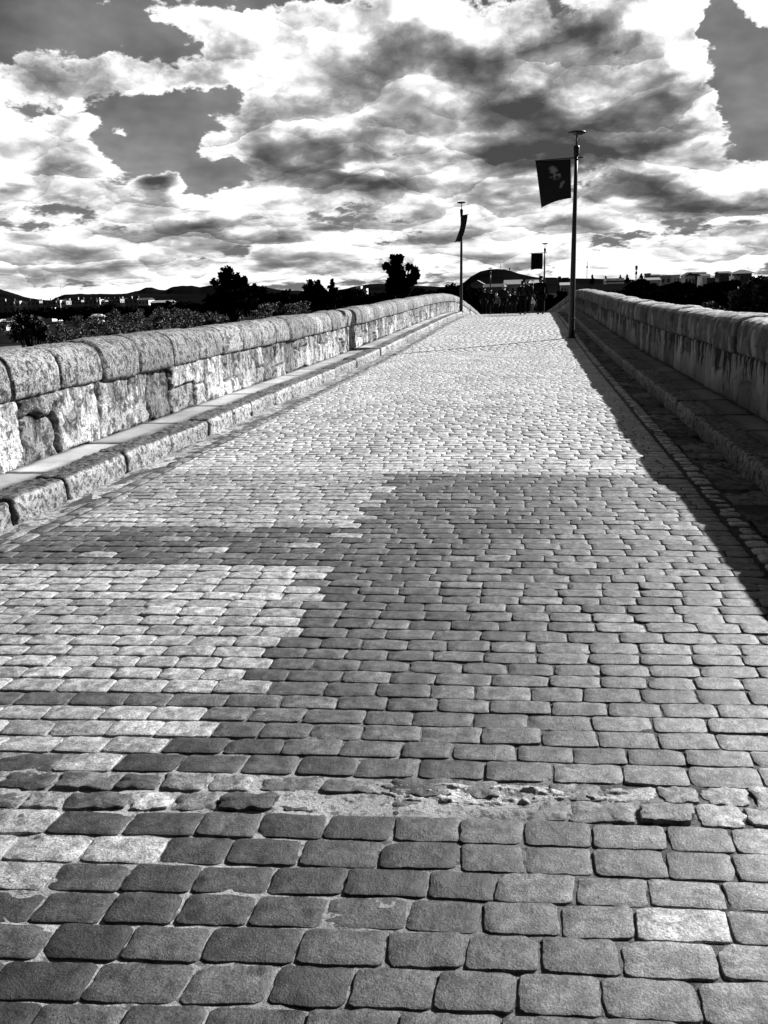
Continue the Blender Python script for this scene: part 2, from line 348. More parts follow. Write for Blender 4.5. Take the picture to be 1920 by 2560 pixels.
for (xa, xb, y0, dep, brk, r) in stones:
    xc, yc = (xa+xb)/2, y0+dep/2
    jit = .0035
    gapx, gapy = .0026+abs(random.gauss(0, .0018)), .0022+abs(random.gauss(0, .0012))
    if yc > 12: gapx *= .7; gapy *= .45
    hx, hy = (xb-xa)/2-gapx, dep/2-gapy
    if brk and -.55 < xc < .38 and random.random() < .3: continue
    if brk: hx *= random.uniform(.88, 1); hy *= random.uniform(.8, 1)
    n = 40 if yc < 3.2 else 24 if yc < 8 else 12 if yc < 22 else 8
    
    th = np.linspace(0, 2*np.pi, n, endpoint=False) + np.pi/n
    c, s = np.cos(th), np.sin(th)
    pw = random.uniform(11, 36)
    rad = (np.abs(c)**pw + np.abs(s)**pw)**(-1/pw)
    # slightly superelliptic outline, uneven sides
    ox = hx*rad*c; oy = hy*rad*s
    sh = random.gauss(0, .05)
    ox = ox + oy*sh; oy = oy + ox*random.gauss(0, .02)
    am = .0032 if not brk else .010
    if n >= 24:
        ph = random.uniform(0, 50)
        w_ = fbm(c*1.6+ph+9*ox/.1*.1, s*1.6+ph, 3, 3)*am*2
        ox = ox+c*w_*1.2; oy = oy+s*w_
    chip = np.zeros(n)
    if n >= 24 and random.random() < .45:               # a knocked-off corner
        ca = math.atan2(random.choice((-1, 1))*hy, random.choice((-1, 1))*hx); ta = np.arctan2(oy, ox)
        chip = np.exp(-(np.angle(np.exp(1j*(ta-ca)))/random.uniform(.10, .22))**2)*random.uniform(.3, 1)
        ox = ox*(1-.10*chip); oy = oy*(1-.14*chip)
    z0 = random.gauss(0, .0015 if not brk else .004)
    fl = 1 if yc < 9 else max(.15, (9/yc)**1.5)
    tx, ty = random.gauss(0, .007)*fl, random.gauss(0, .010)*fl; z0 *= fl
    if brk: tx *= 3; ty *= 3
    dome = random.uniform(.0006, .0020)*fl
    rings = [(1.0, -.035), (1.0, -.0036), (.986, -.0012), (.955, -.0002), (.62, .5*dome), (.28, .9*dome)] if n >= 24 else ([(1.0, -.03), (.99, -.004), (.93, 0), (.5, .7*dome)] if n == 12 else [(1.0, -.03), (.99, -.004), (.93, 0)])
    vv = []
    for (k, dzv) in rings:
        rx_, ry_ = hx*(1-k), hy*(1-k)
        kk_ = 1-(1-k)*(hy/hx) if k > .8 else k
        X = ox*kk_; Y = oy*k
        Z = z0+dzv+X*tx+Y*ty
        if n >= 24 and k > .3 and dzv > -.03:
            Z = Z - chip*.007*(k > .9)
            Z = Z + fbm((xc+X)*38, (yc+Y)*38, 11, 2)*(.0018 if not brk else .009)
        vv.append(np.stack([X+xc, Y+yc, Z], -1))
    vv.append(np.array([[xc, yc, z0+dome]]))
    vv = np.concatenate(vv)
    vv[:, 1] += vv[:, 0]*skew(yc) + .010*math.sin(xc*2.1+yc*1.3) + .012*math.sin(xc*.9+r*.05)
    # tone of this stone
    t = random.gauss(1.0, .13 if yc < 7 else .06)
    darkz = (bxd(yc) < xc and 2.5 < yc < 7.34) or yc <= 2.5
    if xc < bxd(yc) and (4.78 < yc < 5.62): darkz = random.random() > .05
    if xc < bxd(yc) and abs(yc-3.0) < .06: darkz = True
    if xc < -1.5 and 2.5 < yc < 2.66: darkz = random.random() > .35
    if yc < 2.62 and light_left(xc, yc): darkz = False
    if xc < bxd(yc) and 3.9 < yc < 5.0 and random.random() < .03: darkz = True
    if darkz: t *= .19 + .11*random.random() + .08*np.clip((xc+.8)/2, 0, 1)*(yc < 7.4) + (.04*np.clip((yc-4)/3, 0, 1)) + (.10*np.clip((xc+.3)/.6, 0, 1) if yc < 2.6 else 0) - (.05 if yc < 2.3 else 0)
    if darkz and xc > .1: t *= 1+.55*np.clip((xc-.1)/1.1, 0, 1)  # right-hand sheen brightened into the stone colour
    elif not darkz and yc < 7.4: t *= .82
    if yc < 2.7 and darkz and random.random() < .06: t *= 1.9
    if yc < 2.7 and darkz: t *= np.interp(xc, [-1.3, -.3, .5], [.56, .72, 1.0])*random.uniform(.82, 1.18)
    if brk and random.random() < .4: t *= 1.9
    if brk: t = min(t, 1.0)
    if yc > 7.34: t *= 1.14*(1+.25*float(sstep(yc, 10, 30)))*(1+.12*fbm(np.array([xc*.8]), np.array([yc*.3]), 5, 2)[0])  # grazing sheen toward the crest is put into the stone tone
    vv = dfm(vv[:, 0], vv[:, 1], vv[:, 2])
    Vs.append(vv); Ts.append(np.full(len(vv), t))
    K = len(rings); i0 = off
    a = np.arange(n); b_ = (a+1) % n
    for k in range(K-1):
        Fs.setdefault(4, []).append(np.stack([i0+k*n+a, i0+k*n+b_, i0+(k+1)*n+b_, i0+(k+1)*n+a], -1))
    Fs.setdefault(3, []).append(np.stack([i0+(K-1)*n+a, i0+(K-1)*n+b_, np.full(n, i0+K*n)], -1))
    off += len(vv)
def mixed_mesh(name, V, quads, tris, mat, tone):
    me = bpy.data.meshes.new(name); V = np.asarray(V, np.float32)
    me.vertices.add(len(V)); me.vertices.foreach_set('co', V.ravel())
    lp = np.concatenate([quads.ravel(), tris.ravel()]).astype(np.int32)
    st = np.concatenate([np.arange(len(quads))*4, len(quads)*4+np.arange(len(tris))*3]).astype(np.int32)
    me.loops.add(len(lp)); me.loops.foreach_set('vertex_index', lp)
    me.polygons.add(len(st)); me.polygons.foreach_set('loop_start', st)
    me.update(calc_edges=True)
    me.polygons.foreach_set('use_smooth', np.ones(len(st), bool))
    a = me.attributes.new('tone', 'FLOAT', 'POINT'); a.data.foreach_set('value', np.asarray(tone, np.float32))
    me.materials.append(mat)
    o = bpy.data.objects.new(name, me); COL.objects.link(o); return o
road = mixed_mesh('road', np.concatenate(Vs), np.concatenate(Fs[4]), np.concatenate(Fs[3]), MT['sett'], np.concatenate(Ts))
tag(road, kind='structure')
# edge strips: a row of headers along each side
def strip(x0, x1, ln, tone_c, seed):
    random.seed(seed); V, Q, T3, T = [], [], [], []; off = 0; y = .6
    while y < 70:
        l = ln*random.uniform(.75, 1.25)*(1 if y < 30 else 3)
        n = 20 if y < 12 else 8
        th = np.linspace(0, 2*np.pi, n, endpoint=False)+np.pi/n; c, s = np.cos(th), np.sin(th)
        rad = (np.abs(c)**5+np.abs(s)**5)**-.2
        hx, hy = (x1-x0)/2-.006, l/2-.007
        z0 = random.gauss(-.004, .004); tx = random.gauss(0, .03)
        vv = []
        for k, dz_ in ((1, -.04), (.98, -.008), (.88, 0), (.45, .004)):
            X = hx*rad*c*k*(1+.06*random.random()); Y = hy*rad*s*k
            vv.append(np.stack([X+(x0+x1)/2, Y+y+l/2, z0+dz_+X*tx+fbm(X*30+y*9, Y*30, seed, 2)*.005], -1))
        vv.append(np.array([[(x0+x1)/2, y+l/2, z0+.005]])); vv = np.concatenate(vv)
        V.append(dfm(vv[:, 0], vv[:, 1], vv[:, 2])); T.append(np.full(len(vv), tone_c*random.uniform(.7, 1.25)))
        a = np.arange(n); b_ = (a+1) % n
        for k in range(3): Q.append(np.stack([off+k*n+a, off+k*n+b_, off+(k+1)*n+b_, off+(k+1)*n+a], -1))
        T3.append(np.stack([off+3*n+a, off+3*n+b_, np.full(n, off+4*n)], -1)); off += len(vv); y += l
    return mixed_mesh('road_edge', np.concatenate(V), np.concatenate(Q), np.concatenate(T3), MT['sett'], np.concatenate(T))
tag(strip(1.31, 1.455, .15, 1.35, 21), kind='structure')
tag(strip(-3.44, -3.315, .24, .42, 22), kind='structure')
# mortar bed under the setts
S = svals(.4, 70, .004, .02); X_ = np.linspace(-3.6, 1.7, 110)
SS, XX = np.meshgrid(S, X_, indexing='ij')
h = -.0062+fbm(XX*9, SS*9, 41, 3)*.006
brk_m = np.exp(-((SS-XX*.07-2.40)/.07)**2)*np.exp(-((XX-.1)/.75)**2)
h = h + brk_m*(.004+fbm(XX*22, SS*22, 43, 3)*.014)
near_l = sstep(-XX, -.5, .9)*sstep(-SS, -3.2, -2.2)
tone = .30+.75*near_l+brk_m*.6+fbm(XX*3, SS*3, 44, 2)*.15
tone = np.where(SS > 3.2, .26+.3*sstep(SS, 8, 16), tone)
bed = mesh_obj('mortar_bed', dfm(XX, SS, h).reshape(-1, 3), grid_faces(len(S), len(X_)), MT['mortar'], smooth=True, attr={'tone': tone})
tag(bed, kind='structure')
yy = np.arange(2.22, 2.62, .0045); xx = np.arange(-1.25, 1.0, .0055); A, B = np.meshgrid(yy, xx, indexing='ij')
rel = A-B*.07-2.44
mk = np.exp(-(rel/.07)**4)*np.exp(-((B+.08)/.52)**4)
rg = 1-np.abs(fbm(B*16, A*34, 71, 5))*3.2
ch = fbm(B*13+fbm(B*30, A*30, 76, 2)*.8, A*44, 75, 3); ch = np.round(ch*5)/5
hb = -.012+mk*(.009+ch*.022+fbm(B*70, A*90, 72, 4)*.007)
tb = .35+mk*(1.0+.5*fbm(B*20, A*30, 73, 3))*np.clip(.85+ch*1.3, .3, 1.3)
tag(mesh_obj('broken_strip', dfm(B, A, hb).reshape(-1, 3), grid_faces(len(yy), len(xx))[:, ::-1], MT['mortar'], smooth=True, attr={'tone': tb}), kind='structure')
S2 = svals(70, YEND, .01, .5, 2); XX2, = [np.linspace(-3.6, 1.7, 6)]
A, B = np.meshgrid(S2, XX2, indexing='ij')
tag(mesh_obj('mortar_bed', dfm(B, A, A*0-.012).reshape(-1, 3), grid_faces(len(S2), 6), MT['mortar'], attr={'tone': A*0+.4}), kind='structure')
# gutters
def gutter(x0, x1, seed, lo, stones_, tn):
    S = svals(.6, 80, .0035, .014); U = np.linspace(x0, x1, 26); A, B = np.meshgrid(S, U, indexing='ij')
    h = lo+fbm(B*7, A*4, seed, 4)*.02
    t = tn*(1+fbm(B*4, A*2.5, seed+3, 3)*.9)
    if stones_:
        wy = A+fbm(B*5, A*5, seed+9, 2)*.10; k = wy/.42; ki = np.floor(k); f = (k-ki)
        d = np.minimum(f, 1-f)*.42
        h = h+.016*sstep(d, .0, .05)*(hsh(ki, ki*0+2) > .25) + hsh(ki, ki*0+5)*.012
        t = t*(.65+.7*hsh(ki, ki*0+8))*(.25+.75*sstep(d, .005, .03))
    edge_ = sstep(np.abs(B-(x0+x1)/2), abs(x1-x0)/2-.03, abs(x1-x0)/2)
    return tag(mesh_obj('gutter', dfm(B, A, h).reshape(-1, 3), grid_faces(len(S), 26), MT['gutter'], smooth=True, attr={'tone': t}), kind='structure')
gutter(1.455, XR+.01, 51, -.012, True, .85)
gutter(XL-.01, -3.43, 61, -.004, False, 1.15)

# ------------------------------------------------------------------ kerbs, pavements, parapets (swept stonework)
def joints(y0, first, ln, jit, seed, lst=()):
    r_ = random.Random(seed); J = [y0]
    while J[-1] < (lst[0] if lst else first): J.append(J[-1]+ln*r_.uniform(1-jit, 1+jit))
    if lst: J = [j for j in J if j < lst[0]-.3]+list(lst)
    while J[-1] < YEND+2: J.append(J[-1]+ln*r_.uniform(1-jit, 1+jit))
    return np.array(J)
def near_joint(S, J):
    i = np.clip(np.searchsorted(J, S)-1, 0, len(J)-2)
    return np.minimum(np.abs(S-J[i]), np.abs(J[i+1]-S)), i
def resample(prof, n):
    p = np.array(prof, float); L = np.r_[0, np.cumsum(np.hypot(*np.diff(p, axis=0).T))]
    t = np.linspace(0, L[-1], n); q = np.stack([np.interp(t, L, p[:, 0]), np.interp(t, L, p[:, 1])], -1)
    tg = np.gradient(q, axis=0); nr = np.stack([-tg[:, 1], tg[:, 0]], -1); nr /= np.linalg.norm(nr, axis=1)[:, None]+1e-9
    return q, nr, t
def sweep(name, side, x0, prof, n, J, mat, amp, tonefn, parent=None, y0=.3, y1=YEND, groove=.03, gw=.014, rnd=.02, rw=.07, off=.01, k=.0024, fs=14, seed=1):
    S = svals(y0, y1, k, .013); q, nr, t = resample(prof, n)
    dj, idx = near_joint(S, J)
    SS, TT = np.meshgrid(S, t, indexing='ij')
    dj2 = dj[:, None] + fbm(SS*6, TT*8, seed+7, 2)*.010
    disp = -groove*np.exp(-(dj2/gw)**2) - rnd*np.exp(-np.abs(dj2)/rw*1.6)
    disp = disp + (hsh(idx, idx*0+seed)[:, None]-.5)*2*off
    disp = disp + fbm(SS*fs, TT*fs, seed, 4)*amp + fbm(SS*3, TT*3, seed+1, 2)*amp*1.2
    X = q[None, :, 0]+nr[None, :, 0]*disp; Z = q[None, :, 1]+nr[None, :, 1]*disp
    Yv = SS + fbm(SS*5, TT*5, seed+2, 2)*.006
    if side > 0 and name == 'coping': Z = Z-.11*(1-sstep(Yv, 7.8, 8.8))
    P_ = dfm(x0+side*X, Yv, Z)
    tone = tonefn(SS, TT, idx[:, None]+0*SS, dj2)
    f = grid_faces(len(S), n)
    if side < 0: f = f[:, ::-1]
    o = mesh_obj(name, P_.reshape(-1, 3), f, mat, parent, smooth=True, attr={'tone': tone})
    return o
KP = [(.0, -.05), (.0, .10), (.004, .155), (.018, .178), (.045, KH), (.275, KH), (.288, .168), (.29, .12)]
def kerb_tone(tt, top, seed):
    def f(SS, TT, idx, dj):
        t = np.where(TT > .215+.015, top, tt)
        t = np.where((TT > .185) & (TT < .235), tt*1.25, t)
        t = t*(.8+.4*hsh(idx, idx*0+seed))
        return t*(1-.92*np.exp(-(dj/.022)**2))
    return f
JKL = joints(.2, 5, 1.02, .14, 5, (5.48, 6.23, 7.30, 8.33, 9.46, 10.29, 11.0))
JKR = joints(.2, 5, 1.05, .14, 6)
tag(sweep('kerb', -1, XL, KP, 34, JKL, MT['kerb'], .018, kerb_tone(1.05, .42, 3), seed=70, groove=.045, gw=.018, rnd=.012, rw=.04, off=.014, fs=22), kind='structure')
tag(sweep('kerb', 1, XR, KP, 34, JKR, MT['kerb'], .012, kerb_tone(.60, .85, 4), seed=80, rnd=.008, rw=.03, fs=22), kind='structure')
def slab_tone(v, seed):
    def f(SS, TT, idx, dj):
        t = v*(.62+.55*hsh(idx, idx*0+seed)); t = t*(1-.95*np.exp(-(dj/.05)**2))
        e = np.minimum(TT, TT.max()-TT)
        return t*(1-.8*np.exp(-((e+fbm(SS*5, TT*5, 9, 2)*.04)/.06)**2))
    return f
JSL = joints(.2, 5, 1.38, .08, 7, (5.1, 6.46, 7.88, 9.21, 10.71, 12.04))
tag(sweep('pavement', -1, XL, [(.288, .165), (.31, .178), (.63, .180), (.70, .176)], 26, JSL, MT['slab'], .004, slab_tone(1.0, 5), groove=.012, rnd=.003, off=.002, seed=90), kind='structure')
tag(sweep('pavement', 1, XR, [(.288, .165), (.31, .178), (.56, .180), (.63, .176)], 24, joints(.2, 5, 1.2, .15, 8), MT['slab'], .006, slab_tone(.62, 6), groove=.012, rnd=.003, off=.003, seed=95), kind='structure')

def wall_face(name, side, xin, mat, parent, seed, split=.5, smoothw=False):
    z0, z1 = .15, .775
    S = svals(.3, YEND, .0026, .014); T = np.linspace(0, 1, 44)
    A, B = np.meshgrid(S, T, indexing='ij')
    r_ = random.Random(seed); J = [0.0]
    while J[-1] < YEND+2: J.append(J[-1]+r_.uniform(.28, .85))
    J = np.array(J)
    Aw = A+fbm(A*4, B*3, seed, 3)*.10; Bw = B+fbm(A*3, B*3, seed+5, 3)*.13
    i = np.clip(np.searchsorted(J, Aw)-1, 0, len(J)-2)
    dj = np.minimum(np.abs(Aw-J[i]), np.abs(J[i+1]-Aw))
    spl = hsh(i, i*0+seed) < split; sp = .35+.35*hsh(i, i*0+seed+1)
    low = (Bw < sp) & spl
    dh = np.where(spl, np.abs(Bw-sp)*.6, 9)
    dh = np.minimum(dh, np.minimum(np.maximum(Bw, 0)*.6+.0, np.maximum(1-Bw, 0)*.6+.01))
    d = np.minimum(dj, dh); cid = i*2+low
    ok = hsh(cid, cid*0+seed+2)
    g = .035 if not smoothw else .012
    disp = -g*np.exp(-(d/.022)**2)+(ok-.5)*(.05 if not smoothw else .012)+fbm(A*9, B*5, seed+3, 5)*(.03 if not smoothw else .016)
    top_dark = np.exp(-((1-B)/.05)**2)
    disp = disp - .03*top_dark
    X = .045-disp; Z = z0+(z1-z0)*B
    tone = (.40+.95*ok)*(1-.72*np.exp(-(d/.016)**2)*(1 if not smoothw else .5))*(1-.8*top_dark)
    tone = tone*(1+.5*fbm(A*3, B*2, seed+8, 3))
    f = grid_faces(len(S), 44)
    if side < 0: f = f[:, ::-1]
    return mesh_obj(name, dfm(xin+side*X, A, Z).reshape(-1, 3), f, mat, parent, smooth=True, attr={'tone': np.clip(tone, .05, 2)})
CPP = [(.075, .735), (.02, .745), (-.005, .77), (-.012, .88), (-.002, .98), (.022, 1.055), (.065, 1.11), (.13, 1.143), (.22, 1.160), (.33, 1.165), (.44, 1.15), (.50, 1.11), (.53, 1.03), (.54, .9), (.54, .70)]
CPPR = [(.075, .735), (.02, .745), (-.005, .77), (-.014, .90), (-.008, 1.02), (.012, 1.085), (.045, 1.125), (.10, 1.150), (.2, 1.165), (.35, 1.172), (.46, 1.16), (.52, 1.12), (.54, 1.03), (.54, .9), (.54, .70)]
def cop_tone(v, seed):
    def f(SS, TT, idx, dj):
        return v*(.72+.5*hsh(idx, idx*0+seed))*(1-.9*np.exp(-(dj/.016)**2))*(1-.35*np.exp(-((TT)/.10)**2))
    return f
wl = empty('parapet_wall', (0, 0, 0)); tag(wl, 'sunlit stone parapet wall with rounded coping along the left side of the bridge', 'wall')
XWL, XWR = XL-PWL, XR+PWR
wall_face('wall_face', -1, XWL, MT['wall'], wl, 301)
JC = joints(.2, 5, .88, .08, 11, (5.05, 5.95, 6.70, 7.50, 8.34, 9.18, 10.14, 11.0, 11.97, 12.86, 13.79))
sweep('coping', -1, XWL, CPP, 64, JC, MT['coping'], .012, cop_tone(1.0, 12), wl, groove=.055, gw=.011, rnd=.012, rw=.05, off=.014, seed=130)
wr = empty('parapet_wall', (0, 0, 0)); tag(wr, 'shaded stone parapet wall with dark water streaks along the right side of the bridge', 'wall')
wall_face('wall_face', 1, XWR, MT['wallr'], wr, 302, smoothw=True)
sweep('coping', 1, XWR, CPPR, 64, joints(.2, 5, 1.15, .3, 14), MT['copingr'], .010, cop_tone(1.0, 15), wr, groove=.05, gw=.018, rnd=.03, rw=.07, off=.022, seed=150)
# outer faces and arches of the bridge below the deck
def bridge_body():
    S = svals(-12, YEND+6, .02, .4, 1.2); V, F = [], []
    for side, x in ((-1, XWL-.5), (1, XWR+.5)):
        b0 = len(V)
        for s in S:
            zt = .78; k = (s % 14.0)-7; arch = -1.6-3.8*(1-math.sqrt(max(0, 1-(k/5.2)**2))) if abs(k) < 5.2 else -9
            for z in (zt, zt-1.5, arch):
                p = dfm(np.array(x), np.array(s), np.array(z if z != -9 else -9.0-float(zr(s)))); V.append(p)
        n = len(S)
        for i in range(n-1):
            for j in range(2):
                a = b0+i*3+j; q = [a, a+3, a+4, a+1]; F.append(q if side < 0 else q[::-1])
        if side < 0: bl = b0
    n = len(S); br = bl+3*n
    for i in range(n-1): F.append([bl+i*3+2, bl+i*3+5, br+i*3+5, br+i*3+2])
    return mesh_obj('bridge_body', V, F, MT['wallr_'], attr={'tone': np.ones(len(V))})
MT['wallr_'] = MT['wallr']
tag(bridge_body(), kind='structure')

# ------------------------------------------------------------------ terrain
GZ = -7.0
DK = dict(ground=plain_mat('dry_grass', .015, .95, .1, 0, .7, .02), hill=plain_mat('scrub_hill', .004, 1, .0, 0, .5, .01),
          black=plain_mat('black_iron', .012, .45, .5, 0, .3, 8), field=plain_mat('pale_field', .16, 1, .0, 0, .5, .02))
matte(DK['ground'], DK['hill'], DK['field'])
S = np.r_[-2500, -400, -60, np.linspace(-20, 400, 60), np.geomspace(420, 9000, 50)]
U = np.r_[-9000, -4000, -2000, np.linspace(-900, 900, 90), 2000, 4000, 9000]
A, B = np.meshgrid(S, U, indexing='ij')
hh = fbm(A*.012, B*.012, 401, 3)*1.6
dist = np.hypot(A, B)
rise = 6.0*sstep(B/np.maximum(A, 1), .17, .36)*sstep(A, 250, 520)
hh = hh*np.clip(dist/150, .1, 1)+rise - .00001*dist*0
g = mesh_obj('ground', np.stack([B, A, GZ+hh], -1).reshape(-1, 3), grid_faces(len(S), len(U))[:, ::-1], DK['ground'], smooth=True)
tag(g, kind='structure')
def hill(pts, D, depth, mat, rgh=1.0, n=160, name='hill'):
    px = np.linspace(pts[0][0], pts[-1][0], n); py = np.interp(px, [p[0] for p in pts], [p[1] for p in pts])
    V = []; vs = np.linspace(-1, 1, 22)
    crest = np.array([at(a, b, D) for a, b in zip(px, py)])
    hgt = np.maximum(crest[:, 2]-GZ, .5)
    e = np.minimum(np.arange(n), np.arange(n)[::-1])/n
    for v in vs:
        prof = math.cos(v*math.pi/2)**1.5 if abs(v) < 1 else 0
        sc_ = (D+v*depth)/D
        X = crest[:, 0]*sc_; Y = crest[:, 1]*sc_
        Z = GZ-1 + (hgt+1)*prof + fbm(X*.02, Y*.02, 77, 4)*rgh*prof*(1 if abs(v) > .05 else .6)
        V.append(np.stack([X, Y, Z], -1))
    V = np.stack(V)
    return tag(mesh_obj(name, V.reshape(-1, 3), grid_faces(len(vs), n)[:, ::-1], mat, smooth=True), kind='structure')
hill([(-220, 735), (-120, 712), (-40, 710), (0, 723), (30, 732), (60, 742), (90, 748), (130, 753)], 3600, 700, DK['hill'], 6)
hill([(240, 752), (300, 738), (312, 734), (345, 727), (363, 720), (380, 719), (397, 724), (415, 725), (428, 718), (453, 714), (480, 713), (500, 718), (525, 714), (560, 713), (627, 714), (643, 714), (681, 721), (699, 725), (753, 727), (800, 730)], 2900, 500, DK['hill'], 5)
hill([(780, 733), (856, 724), (880, 719), (894, 716), (927, 709), (952, 709), (1000, 711), (1048, 715), (1110, 718), (1170, 720)], 2600, 500, DK['hill'], 4)
hill([(1130, 722), (1160, 705), (1177, 692), (1200, 679), (1227, 673), (1241, 671.6), (1261, 673), (1278, 677), (1298, 684), (1329, 691), (1346, 694), (1400, 696), (1443, 697), (1480, 697), (1560, 699), (1640, 702)], 1900, 420, DK['hill'], 4)
hill([(120, 757), (140, 745), (160, 737), (200, 735), (280, 734), (360, 735), (450, 736), (520, 739), (600, 742), (640, 745)], 1500, 250, DK['hill'], 3)
hill([(1420, 712), (1500, 706), (1560, 703), (1640, 699), (1720, 696), (1800, 693), (1880, 690), (1960, 688), (2080, 692)], 620, 150, DK['hill'], 2)
hill([(60, 760), (160, 750), (300, 748), (450, 740), (600, 744), (700, 745)], 1900, 60, DK['field'], .5)

# ------------------------------------------------------------------ vegetation
LM = dict(dark=leaf_mat('leaf_dark', .002, .010, .6, .1), mid=leaf_mat('leaf_mid', .005, .14, .55, .2), gloss=leaf_mat('leaf_glossy', .006, .05, .32, .5), pale=leaf_mat('leaf_pale', .03, .16, .6, .2))
matte(LM['dark'])
BK = plain_mat('bark', .02, .9, .2, 0, .4, 3)
def leaves(blobs, n, size, seed, flat=.9, elong=1.6):
    """blobs: list of (x,y,z,rx,ry,rz); returns verts, quads, tone of small leaf clumps spread in their volumes"""
    r_ = np.random.default_rng(seed); B_ = np.array(blobs, float)
    vol = (B_[:, 3]*B_[:, 4]*B_[:, 5])**(2/3); pick = r_.choice(len(B_), n, p=vol/vol.sum())
    d = r_.normal(size=(n, 3)); d /= np.linalg.norm(d, axis=1)[:, None]
    rr = r_.random(n)**.42; rr = rr*(1+.12*r_.normal(size=n))
    c = B_[pick, :3]+d*rr[:, None]*B_[pick, 3:]
    nrm = r_.normal(size=(n, 3)); nrm /= np.linalg.norm(nrm, axis=1)[:, None]
    t = np.cross(nrm, r_.normal(size=(n, 3))); t /= np.linalg.norm(t, axis=1)[:, None]; b = np.cross(nrm, t)
    s = size*(.5+r_.random(n))
    a, b2 = t*(s*elong/2)[:, None], b*(s/2)[:, None]
    V = np.stack([c-a, c-b2*.9, c+a, c+b2*.9], 1).reshape(-1, 3)
    return V, np.arange(4*n).reshape(n, 4), np.repeat(r_.random(n)**1.5, 4)
def sub_blobs(cx, cy, cz, rx, ry, rz, n, seed, k=.44):
    r_ = np.random.default_rng(seed); out = []
    for i in range(n):
        d = r_.normal(size=3); d /= np.linalg.norm(d); q = .35+.6*r_.random()
        f = k*(.6+.7*r_.random())
        out.append((cx+d[0]*rx*q, cy+d[1]*ry*q, cz+d[2]*rz*q, rx*f, ry*f, rz*f))
    return out
def tube(pts, rad, n=7):
    pts = np.array(pts, float); V, F = [], []
    for i, p in enumerate(pts):
        t = pts[min(i+1, len(pts)-1)]-pts[max(i-1, 0)]; t /= np.linalg.norm(t)+1e-9
        u = np.cross(t, (0, 1, 0) if abs(t[1]) < .9 else (1, 0, 0)); u /= np.linalg.norm(u); w = np.cross(t, u)
        for k in range(n):
            a = 2*math.pi*k/n; V.append(p+(u*math.cos(a)+w*math.sin(a))*rad[i])
    for i in range(len(pts)-1):
        for k in range(n):
            F.append([i*n+k, i*n+(k+1) % n, (i+1)*n+(k+1) % n, (i+1)*n+k])
    F.append(list(range(n))[::-1]); F.append([(len(pts)-1)*n+k for k in range(n)])
    return V, F
def join(parts):
    V, F = [], []; 
    for v, f in parts:
        o = len(V); V += [tuple(p) for p in v]; F += [[i+o for i in q] for q in f]
    return V, F
def tree(name, label, cat, D, px, top, blobs_px, n, size, seed, mat='dark', group=None, trunk_px=None):
    """blobs_px: (px,py,rx_px,ry_px) crown lobes at distance D"""
    x0 = (trunk_px or px); b = at(x0, top, D); root = empty(name, (b[0], b[1], GZ))
    o = np.array([b[0], b[1], GZ]); m_ = D/FPX*1.03; bl = []
    for i, (a, c, rx, ry) in enumerate(blobs_px):
        p = at(a, c, D)-o; bl += sub_blobs(p[0], p[1]+random.uniform(-.4, .4)*rx*m_, p[2], rx*m_, rx*m_*.9, ry*m_, 14, seed+i)
        bl.append((p[0], p[1], p[2], rx*m_*.6, rx*m_*.55, ry*m_*.6))
    V, F, T = leaves(bl, n, size, seed)
    mesh_obj('crown', V, F, LM[mat], root, attr={'tone': T})
    zs = [q[2] for q in bl]; zt = max(zs); parts = [tube([(0, 0, -.5), (.1, 0, zt*.3), (0, .1, zt*.6), (.1, 0, zt*.85)], [.035*zt, .026*zt, .018*zt, .006*zt])]
    for i in range(0, len(bl), 4):
        q = bl[i]; parts.append(tube([(0, 0, max(zt*.25, q[2]*.45)), (q[0]*.5, q[1]*.5, q[2]*.75), (q[0], q[1], q[2])], [.012*zt, .008*zt, .003*zt], 5))
    v, f = join(parts); mesh_obj('trunk', v, f, BK, root)
    tag(root, label, cat, group); return root
tree('broadleaf_tree', 'tall dark many-lobed tree behind the left parapet, first large tree from the left', 'tree', 150, 575, 672,
     [(558, 690, 16, 18), (573, 685, 12, 15), (588, 695, 12, 14), (600, 708, 16, 14), (612, 704, 9, 12), (535, 706, 10, 9), (575, 720, 48, 26), (600, 745, 60, 26), (560, 755, 50, 30), (640, 730, 22, 16)], 9000, .42, 11)
tree('broadleaf_tree', 'low dark rounded tree between the tall many-lobed tree and a small conifer', 'tree', 210, 782, 703,
     [(775, 712, 9, 10), (792, 711, 10, 11), (765, 722, 12, 9), (785, 728, 26, 16), (800, 735, 16, 16), (780, 750, 40, 20)], 5200, .45, 12)
tree('conifer_tree', 'small pointed conifer just right of the low rounded tree', 'tree', 210, 829, 698,
     [(829, 702, 4, 5), (830, 710, 7, 5), (827, 717, 9, 5), (831, 724, 11, 6), (836, 732, 14, 8), (835, 745, 22, 14)], 2600, .36, 13)
tree('broadleaf_tree', 'twin-lobed tree with sky gaps standing behind the middle of the left parapet', 'tree', 165, 1000, 638,
     [(985, 648, 11, 10), (999, 646, 9, 9), (965, 666, 8, 9), (990, 665, 17, 16), (985, 685, 18, 16), (1003, 690, 14, 18), (1022, 668, 8, 8), (1035, 678, 10, 12), (1030, 695, 14, 14), (1042, 688, 7, 10), (1000, 712, 32, 16)], 11000, .42, 14)
tree('broadleaf_tree', 'glossy dark tree at the right edge of the photo, overtopping the right parapet', 'tree', 55, 1880, 700,
     [(1850, 745, 26, 24), (1880, 725, 26, 22), (1910, 715, 24, 22), (1900, 760, 36, 34), (1860, 785, 30, 26), (1840, 770, 18, 20), (1940, 740, 30, 40)], 9000, .15, 15, 'gloss')
tree('broadleaf_tree', 'black rounded tree in front of the gable roofed house beyond the right parapet', 'tree', 130, 1600, 700,
     [(1585, 720, 22, 14), (1610, 712, 18, 12), (1600, 740, 36, 22), (1560, 742, 22, 16), (1635, 735, 22, 18)], 6000, .34, 16)
